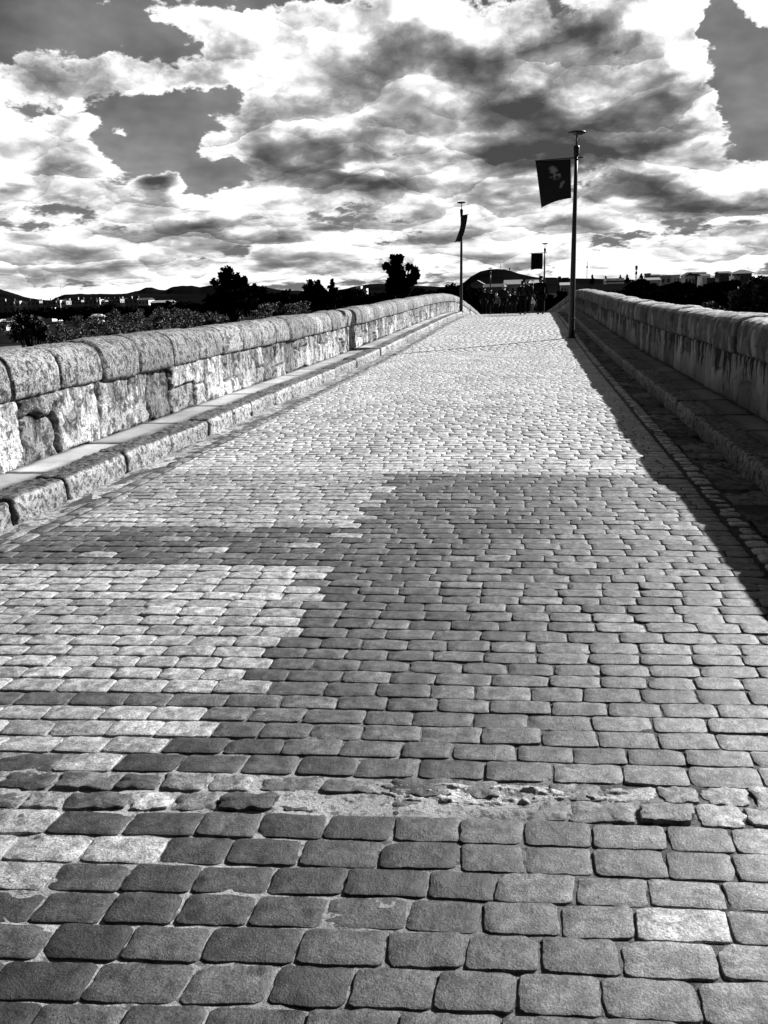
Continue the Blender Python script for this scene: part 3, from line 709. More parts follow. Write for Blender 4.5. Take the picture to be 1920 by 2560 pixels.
tree('broadleaf_tree', 'dark spreading tree below the hip roofed pavilion', 'tree', 110, 1800, 700,
     [(1800, 722, 26, 14), (1770, 728, 24, 14), (1830, 715, 22, 16), (1800, 745, 50, 24)], 6500, .28, 17)
tree('broadleaf_tree', 'dark bushy tree below the cluster of small houses beyond the right parapet', 'tree', 120, 1700, 700,
     [(1690, 722, 24, 13), (1720, 718, 22, 13), (1665, 730, 20, 14), (1700, 745, 48, 24)], 6500, .3, 18)
tree('shrub', 'pale feathery shrub rising just above the coping of the right parapet', 'shrub', 40, 1770, 760,
     [(1755, 775, 16, 10), (1775, 768, 16, 12), (1800, 778, 16, 12), (1740, 784, 22, 10), (1780, 790, 40, 12)], 4200, .09, 19, 'pale')
tree('shrub', 'leafy bush leaning over a grass patch at the far left', 'shrub', 62, 70, 790,
     [(60, 800, 16, 14), (82, 808, 22, 16), (95, 825, 22, 16), (60, 830, 30, 20), (50, 795, 10, 8), (105, 838, 14, 12)], 6500, .16, 20, 'mid')
for px_, yt_, lb_ in ((1481, 688, 'small pointed cypress right of the thin lattice mast'), (1514, 690, 'small cypress at the left edge of the white banded villa'), (1551, 689, 'cypress just behind the right end of the white banded villa'),
                      (1568, 687, 'cypress between the white banded villa and the thick mast'), (1603, 684, 'dark cypress between the thick mast and the boxy skyline house')):
    tree('cypress_tree', lb_, 'tree', 455, px_, yt_, [(px_, yt_+2, 1.2, 3), (px_, yt_+6, 2.4, 4), (px_+.5, yt_+11, 4, 5), (px_-1, yt_+17, 6, 6)], 900, .5, 200+px_, group='cypresses on the skyline')
def mass(name, label, cat, spots, n, size, seed, mat):
    bl = []
    for (a, c, D, rx, ry) in spots:
        p = at(a, c, D); m_ = D/FPX; bl += sub_blobs(p[0], p[1], p[2], rx*m_, rx*m_, ry*m_, 5, seed+abs(int(a)))
        bl.append((p[0], p[1], p[2]-ry*m_*.5, rx*m_*.8, rx*m_*.8, ry*m_*1.2))
    V, F, T = leaves(bl, n, size, seed)
    o = mesh_obj(name, V, F, LM[mat], attr={'tone': T}); return tag(o, label, cat, kind='stuff')
r9 = random.Random(9); sp = []
for i in range(170):
    a = r9.uniform(-120, 760); c = r9.uniform(800, 862)-a*.055
    if a < 95 and c > 838: continue
    sp.append((a, c, np.interp(c+a*.05, [795, 870], [210, 95]), r9.uniform(14, 26), r9.uniform(9, 16)))
mass('riverbank_shrubs', 'mixed grey shrubs and reeds filling the riverbank behind the left parapet', 'shrubs', sp, 95000, .18, 31, 'mid')
sp = [(a, r9.uniform(783, 795)-a*.038+r9.uniform(-3, 2), 330, r9.uniform(26, 40), r9.uniform(8, 12)) for a in np.arange(-60, 560, 17)]
mass('riverside_woodland', 'black band of tree crowns in front of the low apartment blocks', 'woodland', sp, 26000, .8, 32, 'dark')
sp = [(a, r9.uniform(744, 772)-(a-600)*.035, 240, r9.uniform(22, 34), r9.uniform(12, 18)) for a in np.arange(560, 1190, 7)]
mass('riverside_woodland', 'black woodland filling the space between the parapet and the trees', 'woodland', sp, 42000, .55, 33, 'dark')
sp = [(a, r9.uniform(738, 790), 100, r9.uniform(20, 34), r9.uniform(12, 20)) for a in np.arange(1555, 2050, 4)]
mass('riverside_woodland', 'black woodland between the right parapet and the hillside town', 'woodland', sp, 42000, .26, 34, 'dark')
sp = [(a, r9.uniform(742, 765), 180, r9.uniform(18, 28), r9.uniform(10, 16)) for a in np.arange(1180, 1560, 9)]
mass('riverside_woodland', 'dark tree crowns behind the walkers on the crest', 'woodland', sp, 16000, .45, 35, 'dark')

S = np.linspace(0, 2*np.pi, 40); gp = at(15, 866, 118)
V = [(gp[0], gp[1], gp[2])]+[(gp[0]+6*math.cos(a)*(1+.2*math.sin(3*a)), gp[1]+16*math.sin(a), gp[2]-.5) for a in S[:-1]]
tag(mesh_obj('grass_patch', V, [[0, 1+i, 1+(i+1) % 39] for i in range(39)], DK['field']), kind='structure')
# ------------------------------------------------------------------ buildings
BM = dict(white=plain_mat('white_render', .75, .8, .2, 0, .06, .3), grey=plain_mat('grey_render', .30, .85, .2, 0, .25, .3), dark=plain_mat('dark_render', .05, .9, .1, 0, .3, .3),
          tile=plain_mat('roof_tiles', .07, .9, .1, 0, .4, 1.5), glass=plain_mat('window_glass', .01, .2, .5, 0, .2, 1), pale=plain_mat('pale_render', .19, .85, .2, 0, .15, .3), brick=plain_mat('brick_wall', .34, .9, .1, 0, .3, .6))
def box(x0, x1, y0, y1, z0, z1):
    V = [(x, y, z) for z in (z0, z1) for y in (y0, y1) for x in (x0, x1)]
    return V, [[0, 2, 3, 1], [4, 5, 7, 6], [0, 1, 5, 4], [1, 3, 7, 5], [3, 2, 6, 7], [2, 0, 4, 6]]
def building(name, label, cat, px0, px1, ytop, D, dep=10, wall='grey', roof='flat', rows=2, cols=4, group=None, roofmat='tile', ph=0, rot=0, base=GZ-3, parts=(), wtone='glass', floors_band=False):
    a, b = at(px0, ytop, D), at(px1, ytop, D); w = b[0]-a[0]; H = a[2]-base
    root = empty(name, ((a[0]+b[0])/2, D+dep/2, base), rot)
    v, f = box(-w/2, w/2, -dep/2, dep/2, 0, H); mesh_obj('wall', v, f, BM[wall], root)
    vis = min(H*.9, 4.0*rows)
    for r in range(rows):
        for c in range(cols):
            x = -w/2+(c+.5)*w/cols; z = H-vis+(r+.45)*vis/rows; ww, wh = w/cols*.22, vis/rows*.26
            ww = min(ww, 1.1); wh = min(wh, .9)
            v, f = box(x-ww, x+ww, -dep/2-.06, -dep/2+.05, z-wh, z+wh); mesh_obj('window', v, f, BM[wtone], root)
    nl = max(1, min(3, int(dep/4)))
    for r in range(rows):
        for c in range(nl):
            yq = -dep/2+(c+.5)*dep/nl; z = H-vis+(r+.45)*vis/rows
            v, f = box(w/2-.05, w/2+.06, yq-.5, yq+.5, z-.6, z+.6); mesh_obj('window', v, f, BM[wtone], root)
    e = .5
    if roof == 'flat':
        pr = [box(-w/2-.15, w/2+.15, -dep/2-.15, dep/2+.15, H, H+.35)]
        v, f = join(pr); rf = mesh_obj('roof', v, f, BM[roofmat], root)
    else:
        rh = ph or w*.18
        z = H
        if roof == 'gable':
            V = [(-w/2-e, -dep/2-e, z), (w/2+e, -dep/2-e, z), (w/2+e, dep/2+e, z), (-w/2-e, dep/2+e, z), (0, -dep/2-e, z+rh), (0, dep/2+e, z+rh)]
            F = [[0, 1, 4], [2, 3, 5], [1, 2, 5, 4], [3, 0, 4, 5], [3, 2, 1, 0]]
        elif roof == 'side':
            V = [(-w/2-e, -dep/2-e, z), (w/2+e, -dep/2-e, z), (w/2+e, dep/2+e, z), (-w/2-e, dep/2+e, z), (-w/2-e, 0, z+rh), (w/2+e, 0, z+rh)]
            F = [[0, 1, 5, 4], [2, 3, 4, 5], [1, 2, 5], [3, 0, 4], [3, 2, 1, 0]]
        else:
            e = 1.6
            V = [(-w/2-e, -dep/2-e, z), (w/2+e, -dep/2-e, z), (w/2+e, dep/2+e, z), (-w/2-e, dep/2+e, z), (-w*.16, 0, z+rh), (w*.16, 0, z+rh)]
            F = [[0, 1, 5, 4], [2, 3, 4, 5], [1, 2, 5], [3, 0, 4], [3, 2, 1, 0]]
        rf = mesh_obj('roof', V, F, BM[roofmat], root)
    for (fx, zz, wd, ht) in parts:
        v, f = box(fx*w-wd/2, fx*w+wd/2, -wd/2, wd/2, H+.2, H+.35+ht); mesh_obj('chimney', v, f, BM['white' if zz else 'dark'], rf)
    tag(root, label, cat, group); return root
AP = [(-12, 35, 755, 'far left end of the row, cut by the photo edge', 3), (55, 98, 753, 'second from the left in the row', 4), (106, 140, 752, 'with a black roof box, right of the second block', 3),
      (150, 165, 752, 'narrow, fourth from the left in the row', 1), (178, 203, 751, 'between the narrow block and the chimney block', 3), (210, 242, 750, 'with a tall white chimney', 3),
      (250, 262, 751, 'small, just right of the white chimney block', 1), (270, 300, 748, 'with a long white roof box', 3), (311, 343, 748, 'before the last low white house of the row', 3)]
for i, (a, b, yt, lb, c) in enumerate(AP):
    building('apartment_block', 'low brick apartment block, '+lb, 'building', a, b, yt, 690, 14, 'brick' , 'flat', 2, c, 'apartment blocks in a row beyond the river', roofmat='dark',
             parts=[(-.3, 0, 1.0, 1.5), (.1, 0, 1.6, 1.2), (.4, 1, .9, 1.3)] if i % 2 else [(-.2, 1, .8, 2.0), (.25, 0, 2.2, 2.0)])
for i, (a, b, yt, lb) in enumerate([(36, 49, 754, 'blank white end block between the first two brick blocks'), (141, 150, 752, 'white end wall block right of the block with the black roof box'), (243, 249, 750, 'thin white end wall right of the tall chimney')]):
    building('end_block', lb, 'building', a, b, yt, 686, 10, 'white', 'flat', 2, 1, roofmat='white')
building('white_house', 'low white house closing the right end of the apartment row', 'house', 344, 371, 750, 690, 12, 'white', 'side', 1, 3, ph=1.5)
building('white_house', 'bright white gabled house in front of the apartment row', 'house', 100, 128, 780, 380, 10, 'white', 'gable', 2, 2, ph=1.8, roofmat='white')
building('white_house', 'small white cottage among the shrubs, right of the bright gabled house', 'house', 226, 242, 793, 300, 6, 'white', 'side', 1, 1, ph=1.0, roofmat='white')
building('white_house', 'white hut at the far left edge behind the shrubs', 'house', -6, 14, 805, 260, 6, 'white', 'side', 1, 1, ph=.8, roofmat='white')
building('long_shed', 'long low shed with a pale roof right of the white house', 'shed', 376, 424, 757, 560, 10, 'dark', 'side', 1, 8, ph=1.4, roofmat='grey')
building('town_block', 'pale twin tower block on the far slope left of the twin-lobed tree', 'building', 890, 902, 716, 1300, 14, 'white', 'flat', 3, 2, roofmat='white')
building('town_block', 'low pale block beside the far twin towers', 'building', 903, 916, 722, 1250, 14, 'white', 'flat', 2, 2, roofmat='white')
building('town_block', 'grey terrace between the tall tree and the rounded tree', 'building', 700, 750, 741, 900, 12, 'grey', 'flat', 2, 9, roofmat='pale')
# below the central hill
building('town_house', 'house with a pale gable roof left of the walkers under the hill', 'house', 1178, 1208, 712, 330, 12, 'grey', 'gable', 2, 3, ph=1.6, roofmat='pale')
building('town_house', 'long grey house behind the group of walkers', 'house', 1212, 1262, 718, 300, 12, 'grey', 'side', 1, 5, ph=1.0, roofmat='dark')
building('town_house', 'broad pale house between the capped walker and the woman with the backpack', 'house', 1262, 1302, 711, 310, 14, 'grey', 'side', 2, 3, ph=1.5, roofmat='pale')
building('town_house', 'small dark house behind the post beside the woman with the backpack', 'house', 1318, 1345, 708, 340, 12, 'dark', 'side', 1, 2, ph=1.2, roofmat='grey')
building('town_house', 'low white house right of the tall man on the crest', 'house', 1402, 1432, 713, 420, 12, 'white', 'side', 1, 4, ph=1.2, roofmat='grey')
building('town_house', 'grey block on the skyline right of the tall man', 'building', 1396, 1403, 692, 900, 12, 'dark', 'flat', 3, 1, roofmat='dark')
building('town_house', 'long skyline block left of the nearest lamp post', 'building', 1406, 1422, 695, 900, 12, 'dark', 'flat', 2, 3, roofmat='dark')
# right bank
building('long_wall_building', 'long low grey building with square dark openings above the right parapet', 'building', 1425, 1572, 716, 240, 10, 'grey', 'flat', 1, 13, roofmat='grey', wtone='glass')
building('modern_villa', 'white modern villa with long dark window bands beyond the right parapet', 'house', 1516, 1560, 698, 430, 16, 'white', 'flat', 0, 1, roofmat='white')
building('villa', 'dark villa with a shallow gable roof left of the white banded house', 'house', 1588, 1618, 703, 400, 14, 'grey', 'gable', 1, 2, ph=1.2, roofmat='pale')
building('villa', 'white house with one dark window band beside the gable roofed villa', 'house', 1618, 1650, 700, 405, 14, 'white', 'side', 1, 1, ph=1.0, roofmat='pale')
building('town_house', 'boxy white upper house with two square windows on the skyline', 'house', 1617, 1627, 685, 470, 10, 'pale', 'flat', 1, 2, roofmat='pale')
building('town_house', 'long pale house right of the boxy skyline house', 'house', 1628, 1650, 688, 480, 10, 'pale', 'side', 1, 4, ph=.6, roofmat='pale')
building('town_house', 'pale house with a rounded sunlit corner tower', 'house', 1653, 1678, 690, 430, 12, 'pale', 'flat', 2, 2, roofmat='dark')
building('town_house', 'grey house right of the rounded corner tower', 'house', 1684, 1700, 689, 450, 10, 'grey', 'flat', 2, 2, roofmat='pale')
building('town_house', 'house with a dark sloping roof in the middle of the hillside cluster', 'house', 1713, 1738, 690, 420, 12, 'grey', 'gable', 1, 3, ph=1.5, roofmat='dark')
building('town_house', 'upper long dark roofed house above the hillside cluster', 'house', 1725, 1766, 684, 470, 12, 'dark', 'side', 1, 5, ph=.8, roofmat='dark')
building('town_house', 'white house with a tall sunlit gable in the hillside cluster', 'house', 1756, 1776, 690, 425, 12, 'white', 'side', 2, 2, ph=1.0, roofmat='dark')
building('town_house', 'low pale house under the tall sunlit gable', 'house', 1768, 1780, 697, 400, 8, 'pale', 'flat', 1, 1, roofmat='pale')
building('town_house', 'square pale house between the gabled house and the pavilion', 'house', 1798, 1812, 697, 400, 8, 'pale', 'flat', 1, 1, roofmat='pale')
building('town_house', 'dark stepped roof house left of the pavilion on the skyline', 'house', 1800, 1828, 683, 450, 12, 'dark', 'side', 1, 4, ph=.9, roofmat='dark')
building('pavilion', 'dark pavilion with a wide overhanging hip roof on the skyline', 'pavilion', 1843, 1880, 684, 420, 10, 'dark', 'hip', 1, 4, ph=1.7, roofmat='tile')
building('town_house', 'sunlit white house below and left of the pavilion', 'house', 1836, 1850, 692, 400, 10, 'white', 'flat', 1, 1, roofmat='white')
for o in [q for q in bpy.data.objects if q.name.startswith('modern_villa')]:
    # long dark bands of glazing round the villa
    w_ = o.children[0].dimensions
    bb = [v.co for v in o.children[0].data.vertices]; X1 = max(v[0] for v in bb); Y1 = max(v[1] for v in bb); H = max(v[2] for v in bb)
    for z in (H-1.6, H-4.2):
        v, f = box(-X1-.05, X1+.05, -Y1-.05, Y1+.05, z-.3, z+.3); mesh_obj('window', v, f, BM['glass'], o)

# masts on the skyline
def mast(label, px, ytop, ybot, D, w, drum):
    a, b = at(px, ytop, D), at(px, ybot, D); H = a[2]-(GZ-2)
    root = empty('mast', (b[0], D, GZ-2)); parts = []
    for sx_, sy_ in ((-1, -1), (1, -1), (0, 1)):
        parts.append(tube([(sx_*w*1.6, sy_*w*1.6, 0), (sx_*w*.5, sy_*w*.5, H)], [w*.35, w*.22], 4))
    for k in range(1, 14):
        q = 1.6-1.1*k/14; z = H*k/14
        parts.append(tube([(-w*q, -w*q, z), (w*q, -w*q, z)], [w*.15]*2, 4)); parts.append(tube([(w*q, -w*q, z), (0, w*q, z)], [w*.15]*2, 4)); parts.append(tube([(0, w*q, z), (-w*q, -w*q, z)], [w*.15]*2, 4))
    v, f = join(parts); mesh_obj('tower', v, f, DK['black'], root)
    for z_, r_, h_ in drum:
        v, f = tube([(0, 0, H-z_), (0, 0, H-z_-h_)], [r_, r_], 8); mesh_obj('antenna', v, f, DK['black'], root)
    tag(root, label, 'mast', 'communication masts on the skyline'); return root
mast('thin lattice mast left of the thick mast, right of the nearest lamp post', 1467, 654, 697, 900, .35, [(4.5, .8, 1.4)])
mast('thick mobile phone mast rising over the town beyond the right parapet', 1590, 664, 698, 700, .55, [(0, .9, 3.0), (4.4, .8, 2.2)])
mast('faint lattice mast behind the apartment row, left of the other one', 154, 708, 740, 1700, .5, [])
mast('short thin mast behind the long roof box block', 296, 719, 736, 1700, .4, [])
mast('lattice mast on top of the central hill', 1251, 660, 673, 1900, .5, [])
mast('stubby tower on the right shoulder of the central hill', 1274, 670, 676, 1880, 1.2, [(0, 1.8, 3)])

# ------------------------------------------------------------------ lamp posts and banners
IR = DK['black']
def lathe(prof, n=20):
    V, F = [], []
    for (r, z) in prof:
        for k in range(n): V.append((r*math.cos(2*math.pi*k/n), r*math.sin(2*math.pi*k/n), z))
    for i in range(len(prof)-1):
        for k in range(n): F.append([i*n+k, i*n+(k+1) % n, (i+1)*n+(k+1) % n, (i+1)*n+k])
    F.append(list(range(n))[::-1]); F.append([(len(prof)-1)*n+k for k in range(n)])
    return V, F
def make_post():
    r = empty('street_lamp')
    v, f = lathe([(.12, -.3), (.12, .04), (.11, .06), (.108, .35), (.098, .42), (.09, 1.2), (.075, 3.2), (.06, 4.9), (.052, 5.66)]); mesh_obj('pole', v, f, IR, r, True)
    v, f = lathe([(.17, -.02), (.17, .02), (.15, .03), (.12, .035)]); mesh_obj('base_plate', v, f, IR, r)
    v, f = lathe([(.062, 5.62), (.085, 5.64), (.088, 5.70), (.10, 5.86), (.088, 5.90), (.035, 5.93)]); mesh_obj('lamp_housing', v, f, IR, r, True)
    v, f = lathe([(.026, 5.92), (.022, 6.05), (.024, 6.24)], 10); mesh_obj('stem', v, f, IR, r, True)
    v, f = lathe([(.03, 6.22), (.16, 6.23), (.27, 6.27), (.285, 6.29), (.26, 6.315), (.12, 6.335), (.01, 6.34)], 28); mesh_obj('reflector_disc', v, f, IR, r, True)
    for z_ in (5.50, 5.60, .62):
        q_ = .06 if z_ > 1 else .112
        v, f = lathe([(q_, z_-.02), (q_+.012, z_-.015), (q_+.012, z_+.015), (q_, z_+.02)]); mesh_obj('clamp_ring', v, f, IR, r)
    return r
def arm(root, ang=0):
    v, f = tube([(.22, 0, 5.56), (0, 0, 5.56), (-1.27, 0, 5.53)], [.02, .022, .014], 8); a = mesh_obj('banner_arm', v, f, IR, root); a.rotation_euler = (0, 0, ang); return a
def copy_tree(o, parent=None):
    c = o.copy(); COL.objects.link(c)
    if parent: c.parent = parent
    for ch in list(o.children): copy_tree(ch, c)
    return c
GP = 'lamp posts alternating along the bridge'
post = make_post()
defs = [(1.21, 26.6, .90, 'nearest and tallest iron lamp post, beside the right kerb', 0.0, .003),
        (-3.75, 48.5, .905, 'iron lamp post on the left kerb at the end of the sunlit parapet', 2.0, .012),
        (1.05, 73, .94, 'lamp post with a plain square banner, rising behind the tall man', 0.0, .008),
        (-4.3, 97, .96, 'lamp post standing against the left side of the central hill', None, 0),
        (.3, 121, .97, 'small distant lamp post between the light haired walker and the tall man', None, 0),
        (-4.6, 145, .80, 'farthest thin lamp post, behind the group of capped walkers', None, 0)]
posts = []
for i, (x, y, s, lb, aa, ln) in enumerate(defs):
    p = post if i == 0 else copy_tree(post); p.location = (x + (float(cxr(y)) if i in () else 0), y, float(zr(y))+(KH-.02 if i == 1 else 0)); p.scale = (s, s, s)
    p.rotation_euler = (0, ln, 0); posts.append(p); tag(p, lb, 'lamp post', GP)
for i, (_, _, _, _, aa, _) in enumerate(defs):
    if aa is not None: arm(posts[i], aa)
def banner_mat(face):
    m = bpy.data.materials.new('banner_cloth'); m.use_nodes = True; N = NT(m.node_tree); b = N.n['Principled BSDF']
    uv = N.add('ShaderNodeUVMap'); uv.uv_map = 'UVMap'
    col = N.m('ADD', .006, 0.0)
    if face:
        q0 = N.v('ADD', uv.outputs[0], N.v('SCALE', N.v('SUBTRACT', (lambda t_: (setattr(t_.inputs['Scale'], 'default_value', 9), t_.outputs[1])[1])(N.add('ShaderNodeTexNoise')), (.5, .5, .5)), None, .05))
        acc = None
        for (u, v_, ru, rv, a) in [(.47, .80, .11, .055, .055), (.44, .72, .07, .05, .05), (.55, .73, .08, .06, .05), (.50, .62, .035, .07, .06), (.60, .645, .08, .035, .055), (.66, .60, .05, .05, .04), (.40, .60, .06, .03, .03),
                                   (.60, .68, .06, .02, -.06), (.40, .665, .06, .02, -.04), (.56, .53, .10, .025, .02), (.70, .38, .035, .05, .055), (.76, .43, .04, .04, .05), (.67, .33, .04, .03, .04)]:
            d = N.v('MULTIPLY', N.v('SUBTRACT', q0, (u, v_, 0)), (.78/ru, .78/rv, 0)); l = N.v('LENGTH', d)
            g_ = N.m('MULTIPLY', N.ss(l, .3, 1.15, 1.0, 0.0), a); acc = g_ if acc is None else N.m('ADD', acc, g_)
        col = N.m('ADD', N.m('MAXIMUM', acc, 0.0), .006); col = N.m('MULTIPLY', col, 4.6)
    N.put(b.inputs['Base Color'], col); b.inputs['Roughness'].default_value = .8; b.inputs['Specular IOR Level'].default_value = .1
    return m
def banner(post_i, label, face, w, hL, hR, wind, x0=-.17, ang=0, blow=0):
    nx, nz = 18, 26; V, UV = [], []
    for j in range(nz):
        v = j/(nz-1)
        for i in range(nx):
            u = i/(nx-1)                                  # 0 at the outer edge, 1 at the pole
            L = (hL*(1-u)+hR*u) - .05*math.sin(u*math.pi)*0
            x = -(x0*-1)-w*(1-u)+wind*v*(1-.75*u)
            z = 5.525-.008*(1-u) - L*v + .05*math.sin(math.pi*u)*v
            yy = .05*math.sin(3.2*u+2.6*v)*v + blow*v*v + .03*math.sin(7*v+3*u)*v
            V.append((x, yy, z)); UV.append((u, 1-v))
    f = grid_faces(nz, nx)
    o = mesh_obj('banner', V, f, banner_mat(face), smooth=True)
    ul = o.data.uv_layers.new(name='UVMap')
    for lp in o.data.loops: ul.data[lp.index].uv = UV[lp.vertex_index]
    sm = o.modifiers.new('cloth', 'SOLIDIFY'); sm.thickness = .006
    p = posts[post_i]; o.location = p.location; o.scale = p.scale; o.rotation_euler = (0, p.rotation_euler[1], ang)
    tag(o, label, 'banner', 'banners hanging from the lamp posts'); return o
banner(0, 'black banner with a faint face print hanging from the nearest lamp post', True, 1.09, 1.40, 1.16, .21)
banner(1, 'narrow slanting banner seen edge-on at the left lamp post', False, 1.1, 1.55, 1.5, .05, ang=2.0, blow=.45)
banner(2, 'plain black square banner on the lamp post behind the tall man', False, .98, 1.36, 1.33, .0)
v, f = tube([(-.15, .01, 5.53), (-.13, .0, 5.0), (-.085, .0, 4.25)], [.008, .006, .004], 5); mesh_obj('stay_cord', v, f, IR, posts[0])

# ------------------------------------------------------------------ people
def cloth(name, c): return plain_mat(name, c, .9, .1, 0, .2, 9)
CL = dict(black=cloth('black_cloth', .008), dark=cloth('dark_cloth', .014), grey=cloth('grey_cloth', .07), pale=cloth('pale_cloth', .45), white=cloth('white_cloth', .75), skin=plain_mat('skin', .16, .6, .3, 0, .1, 9),
          hair=plain_mat('dark_hair', .012, .6, .3, 0, .3, 30), blond=plain_mat('light_hair', .35, .6, .3, 0, .3, 30), shoe=plain_mat('shoe_leather', .02, .5, .4, 0, .2, 9))
matte(CL['black'], CL['dark'])
def skin_obj(name, joints_, edges, mat, parent, root=0, sub=1):
    me = bpy.data.meshes.new(name); me.from_pydata([j[:3] for j in joints_], edges, []); me.materials.append(mat)
    o = bpy.data.objects.new(name, me); COL.objects.link(o); o.parent = parent
    o.modifiers.new('skin', 'SKIN')
    for i, sv in enumerate(me.skin_vertices[0].data):
        r = joints_[i][3]; sv.radius = (r, joints_[i][4] if len(joints_[i]) > 4 else r); sv.use_root = (i == root)
    o.modifiers['skin'].use_smooth_shade = True
    if sub: s = o.modifiers.new('sub', 'SUBSURF'); s.levels = sub; s.render_levels = sub
    return o
def person(label, px, ytop, H, top='black', bottom='black', hair='hair', stride=.12, arms=.1, pack=None, hat=None, wide=1.0, rz=0.0, feet_px=None, long_coat=False, D=None, group='walkers on the bridge crest'):
    # distance: where the head top of a person of height H on the road meets that pixel
    if D is None:
        Ds = np.linspace(40, 75, 1400); e = [abs(at(px, ytop, d)[2]-(float(zr(d))+H)) for d in Ds]; D = float(Ds[int(np.argmin(e))])
    p = at(px, ytop, D); k = H/1.75
    r = empty('person', (p[0], D, float(zr(D))+.003), rz); r.scale = (k, k, k)
    w = wide; st = stride
    J, Ed = [], []
    def ch(par, pts):
        ids = []
        for q in pts:
            J.append(q); ids.append(len(J)-1); Ed.append((par if len(ids) == 1 else ids[-2], ids[-1]))
        return ids
    J.append((0, 0, .97, .13*w, .10))
    sp_ = ch(0, [(0, 0, 1.15, .125*w, .095), (0, 0, 1.34, .15*w, .105), (0, -.01, 1.46, .09, .07), (0, .0, 1.53, .05, .05), (0, .02, 1.60, .075, .085), (0, .02, 1.68, .08, .095), (0, .01, 1.735, .04, .05)])
    J_head = sp_[5]; ch(sp_[4], [(0, .115, 1.605, .014)])                      # nose
    for s in (-1, 1): ch(sp_[4], [(s*.085, .0, 1.62, .018)])                   # ears
    limbs = {}
    for s in (-1, 1):
        a_ = arms*s
        A_ = ch(sp_[1], [(s*.17*w, 0, 1.42, .055), (s*.235*w, .02*s, 1.15, .042), (s*.23*w, .08+a_, .93, .030), (s*.225*w, .10+a_, .87, .034, .018)])
        for fi, (dx_, ln) in enumerate(((-.022, .070), (-.007, .082), (.008, .076), (.022, .060))):
            b = J[A_[-1]]; ch(A_[-1], [(b[0]+dx_*.4, b[1]+dx_, b[2]-.045, .0085), (b[0]-s*.01, b[1]+dx_, b[2]-.045-ln*.6, .008), (b[0]-s*.03, b[1]+dx_, b[2]-.045-ln, .006)])
        b = J[A_[-2]]; ch(A_[-2], [(b[0]-s*.012, b[1]+.03, b[2]-.04, .010), (b[0]-s*.02, b[1]+.045, b[2]-.075, .008)])
        L_ = ch(0, [(s*.10*w, 0, .90, .088*w), (s*.105, st*s*.45+.02, .50, .058), (s*.105, st*s-.02, .09, .040), (s*.115, st*s+.12, .035, .035)])
        limbs[s] = (A_, L_)
    skin_obj('body', J, Ed, CL['skin'], r)
    # clothes follow the same joints, a little wider
    tj = [(0, 0, .86, .165*w, .135), (0, 0, 1.15, .15*w, .12), (0, 0, 1.34, .175*w, .13), (0, -.005, 1.46, .10, .085)]; te = [(0, 1), (1, 2), (2, 3)]
    if long_coat: tj.append((0, 0, .66, .17*w, .14)); te.append((0, 4))
    for s in (-1, 1):
        A_ = limbs[s][0]; i0 = len(tj)
        for q, rr in zip(A_[:3], (.075, .062, .046)): tj.append((*J[q][:3], rr))
        te += [(2, i0), (i0, i0+1), (i0+1, i0+2)]
    skin_obj('jacket', tj, te, CL[top], r)
    bj = [(0, 0, .97, .15*w, .12)]; be = []
    for s in (-1, 1):
        L_ = limbs[s][1]; i0 = len(bj)
        for q, rr in zip(L_[:3], (.105*w, .075, .058)): bj.append((*J[q][:3], rr))
        be += [(0, i0), (i0, i0+1), (i0+1, i0+2)]
    skin_obj('trousers', bj, be, CL[bottom], r)
    for s in (-1, 1):
        t_ = J[limbs[s][1][3]]; v, f = box(t_[0]-.05, t_[0]+.05, t_[1]-.20, t_[1]+.07, -.003, .075); o = mesh_obj('shoe', v, f, CL['shoe'], r)
        bv = o.modifiers.new('bev', 'BEVEL'); bv.width = .025; bv.segments = 2
    hj = [(0, -.02, 1.66, .098, .105), (0, 0, 1.71, .085, .095), (0, -.055, 1.58, .075, .05)]
    if not hat or hat == 'hood': skin_obj('hair', hj, [(0, 1), (0, 2)], CL[hair], r)
    else:
        skin_obj('hair', [(0, -.02, 1.64, .092, .098), (0, -.05, 1.57, .07, .05)], [(0, 1)], CL[hair], r)
        v, f = lathe([(.17, 1.675), (.172, 1.685), (.105, 1.70), (.10, 1.75), (.07, 1.79), (.01, 1.80)], 16); o = mesh_obj('hat', v, f, CL[hat], r, True)
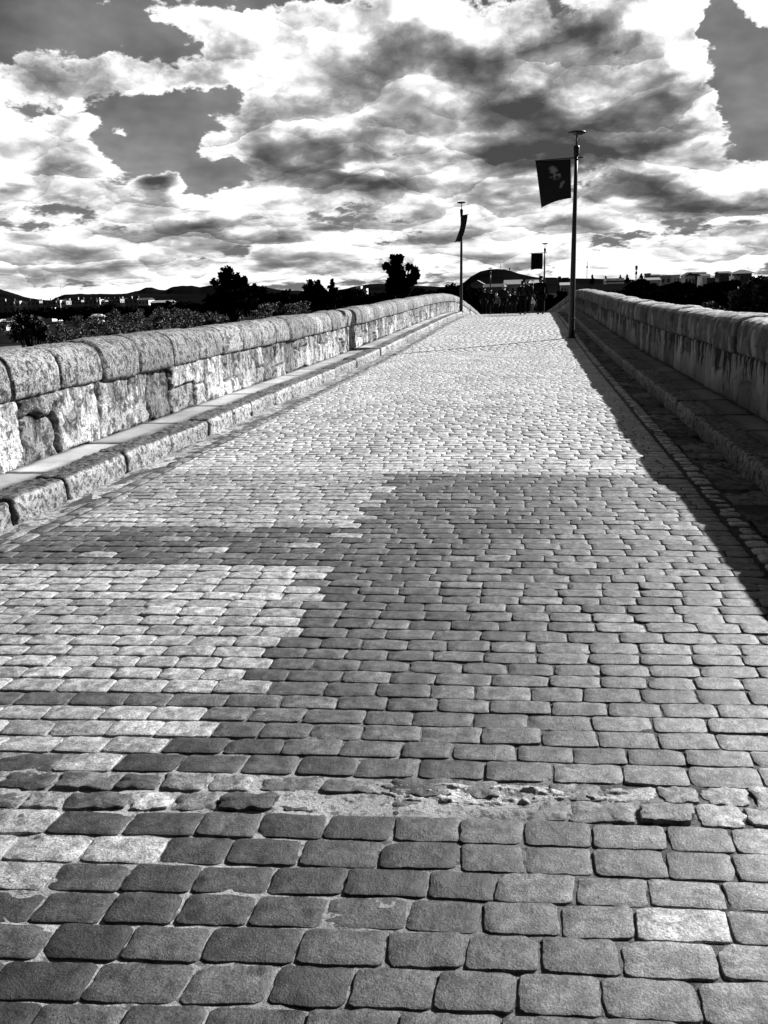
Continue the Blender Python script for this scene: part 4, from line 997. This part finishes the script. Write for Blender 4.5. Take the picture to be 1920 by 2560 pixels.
    if pack:
        pk = tag(skin_obj('backpack', [(0, -.20, 1.02, .14, .07), (0, -.21, 1.25, .15, .09), (0, -.19, 1.42, .11, .06)], [(0, 1), (1, 2)], CL[pack], None), 'dark backpack with a pale triangular trim on the dark clothed woman', 'backpack')
        pk.location = r.location; pk.scale = r.scale; pk.rotation_euler = r.rotation_euler
        V, F = [], []
        tri = []
        for a_, b_ in (((-.09, 1.06), (0, 1.40)), ((.09, 1.06), (0, 1.40)), ((-.09, 1.06), (.09, 1.06))):
            tri.append(tube([(a_[0], -.315, a_[1]), (b_[0], -.315 if b_[1] < 1.2 else -.285, b_[1])], [.012, .012], 5))
        v, f = join(tri); mesh_obj('trim', v, f, CL['grey'], pk)
    tag(r, label, 'person', group); return r
person('tall broad walker in dark clothes, rightmost of the group on the crest', 1352.5, 692, 1.84, wide=1.22, arms=.05, stride=.10, long_coat=True)
person('person in black with a backpack and pale hood, closest to the sunlit paving', 1307, 705, 1.63, stride=.16, pack='black', wide=1.1, D=46.0)
person('light haired person in dark clothes right behind the one with the backpack', 1320, 701, 1.72, top='dark', hair='blond', wide=1.05, rz=.1)
person('dark haired person in black between the capped walkers and the backpack', 1285, 727, 1.58, stride=.15, bottom='dark')
person('person in a white sun hat, tallest of the capped walkers in the middle', 1259.5, 714, 1.68, top='dark', hat='white')
person('person in a wide white hat, lower than the tallest capped walker', 1266, 729, 1.55, top='black', hat='white')
person('person with white cap, lowest of the capped walkers', 1273.5, 737, 1.5, top='black', hat='white', wide=.9)
person('person in dark clothes with grey hair, in front of the farthest lamp post', 1241, 733, 1.62, top='grey', hair='blond')
person('second walker from the left in black with pale bag strap', 1226, 723, 1.68, wide=1.15, arms=.14)
person('leftmost walker on the crest, a dark figure beside the parapet end', 1210, 720, 1.66, wide=1.05)
person('small child in a pale jacket left of the tall broad walker', 1330, 751, .86, top='pale', bottom='grey', hair='blond', wide=1.35, D=50.5)
person('toddler in a grey top and white hat at the tall walker\'s side', 1342.5, 762, .80, top='grey', bottom='dark', hat='white', wide=1.35, D=54)
# bag on the second walker
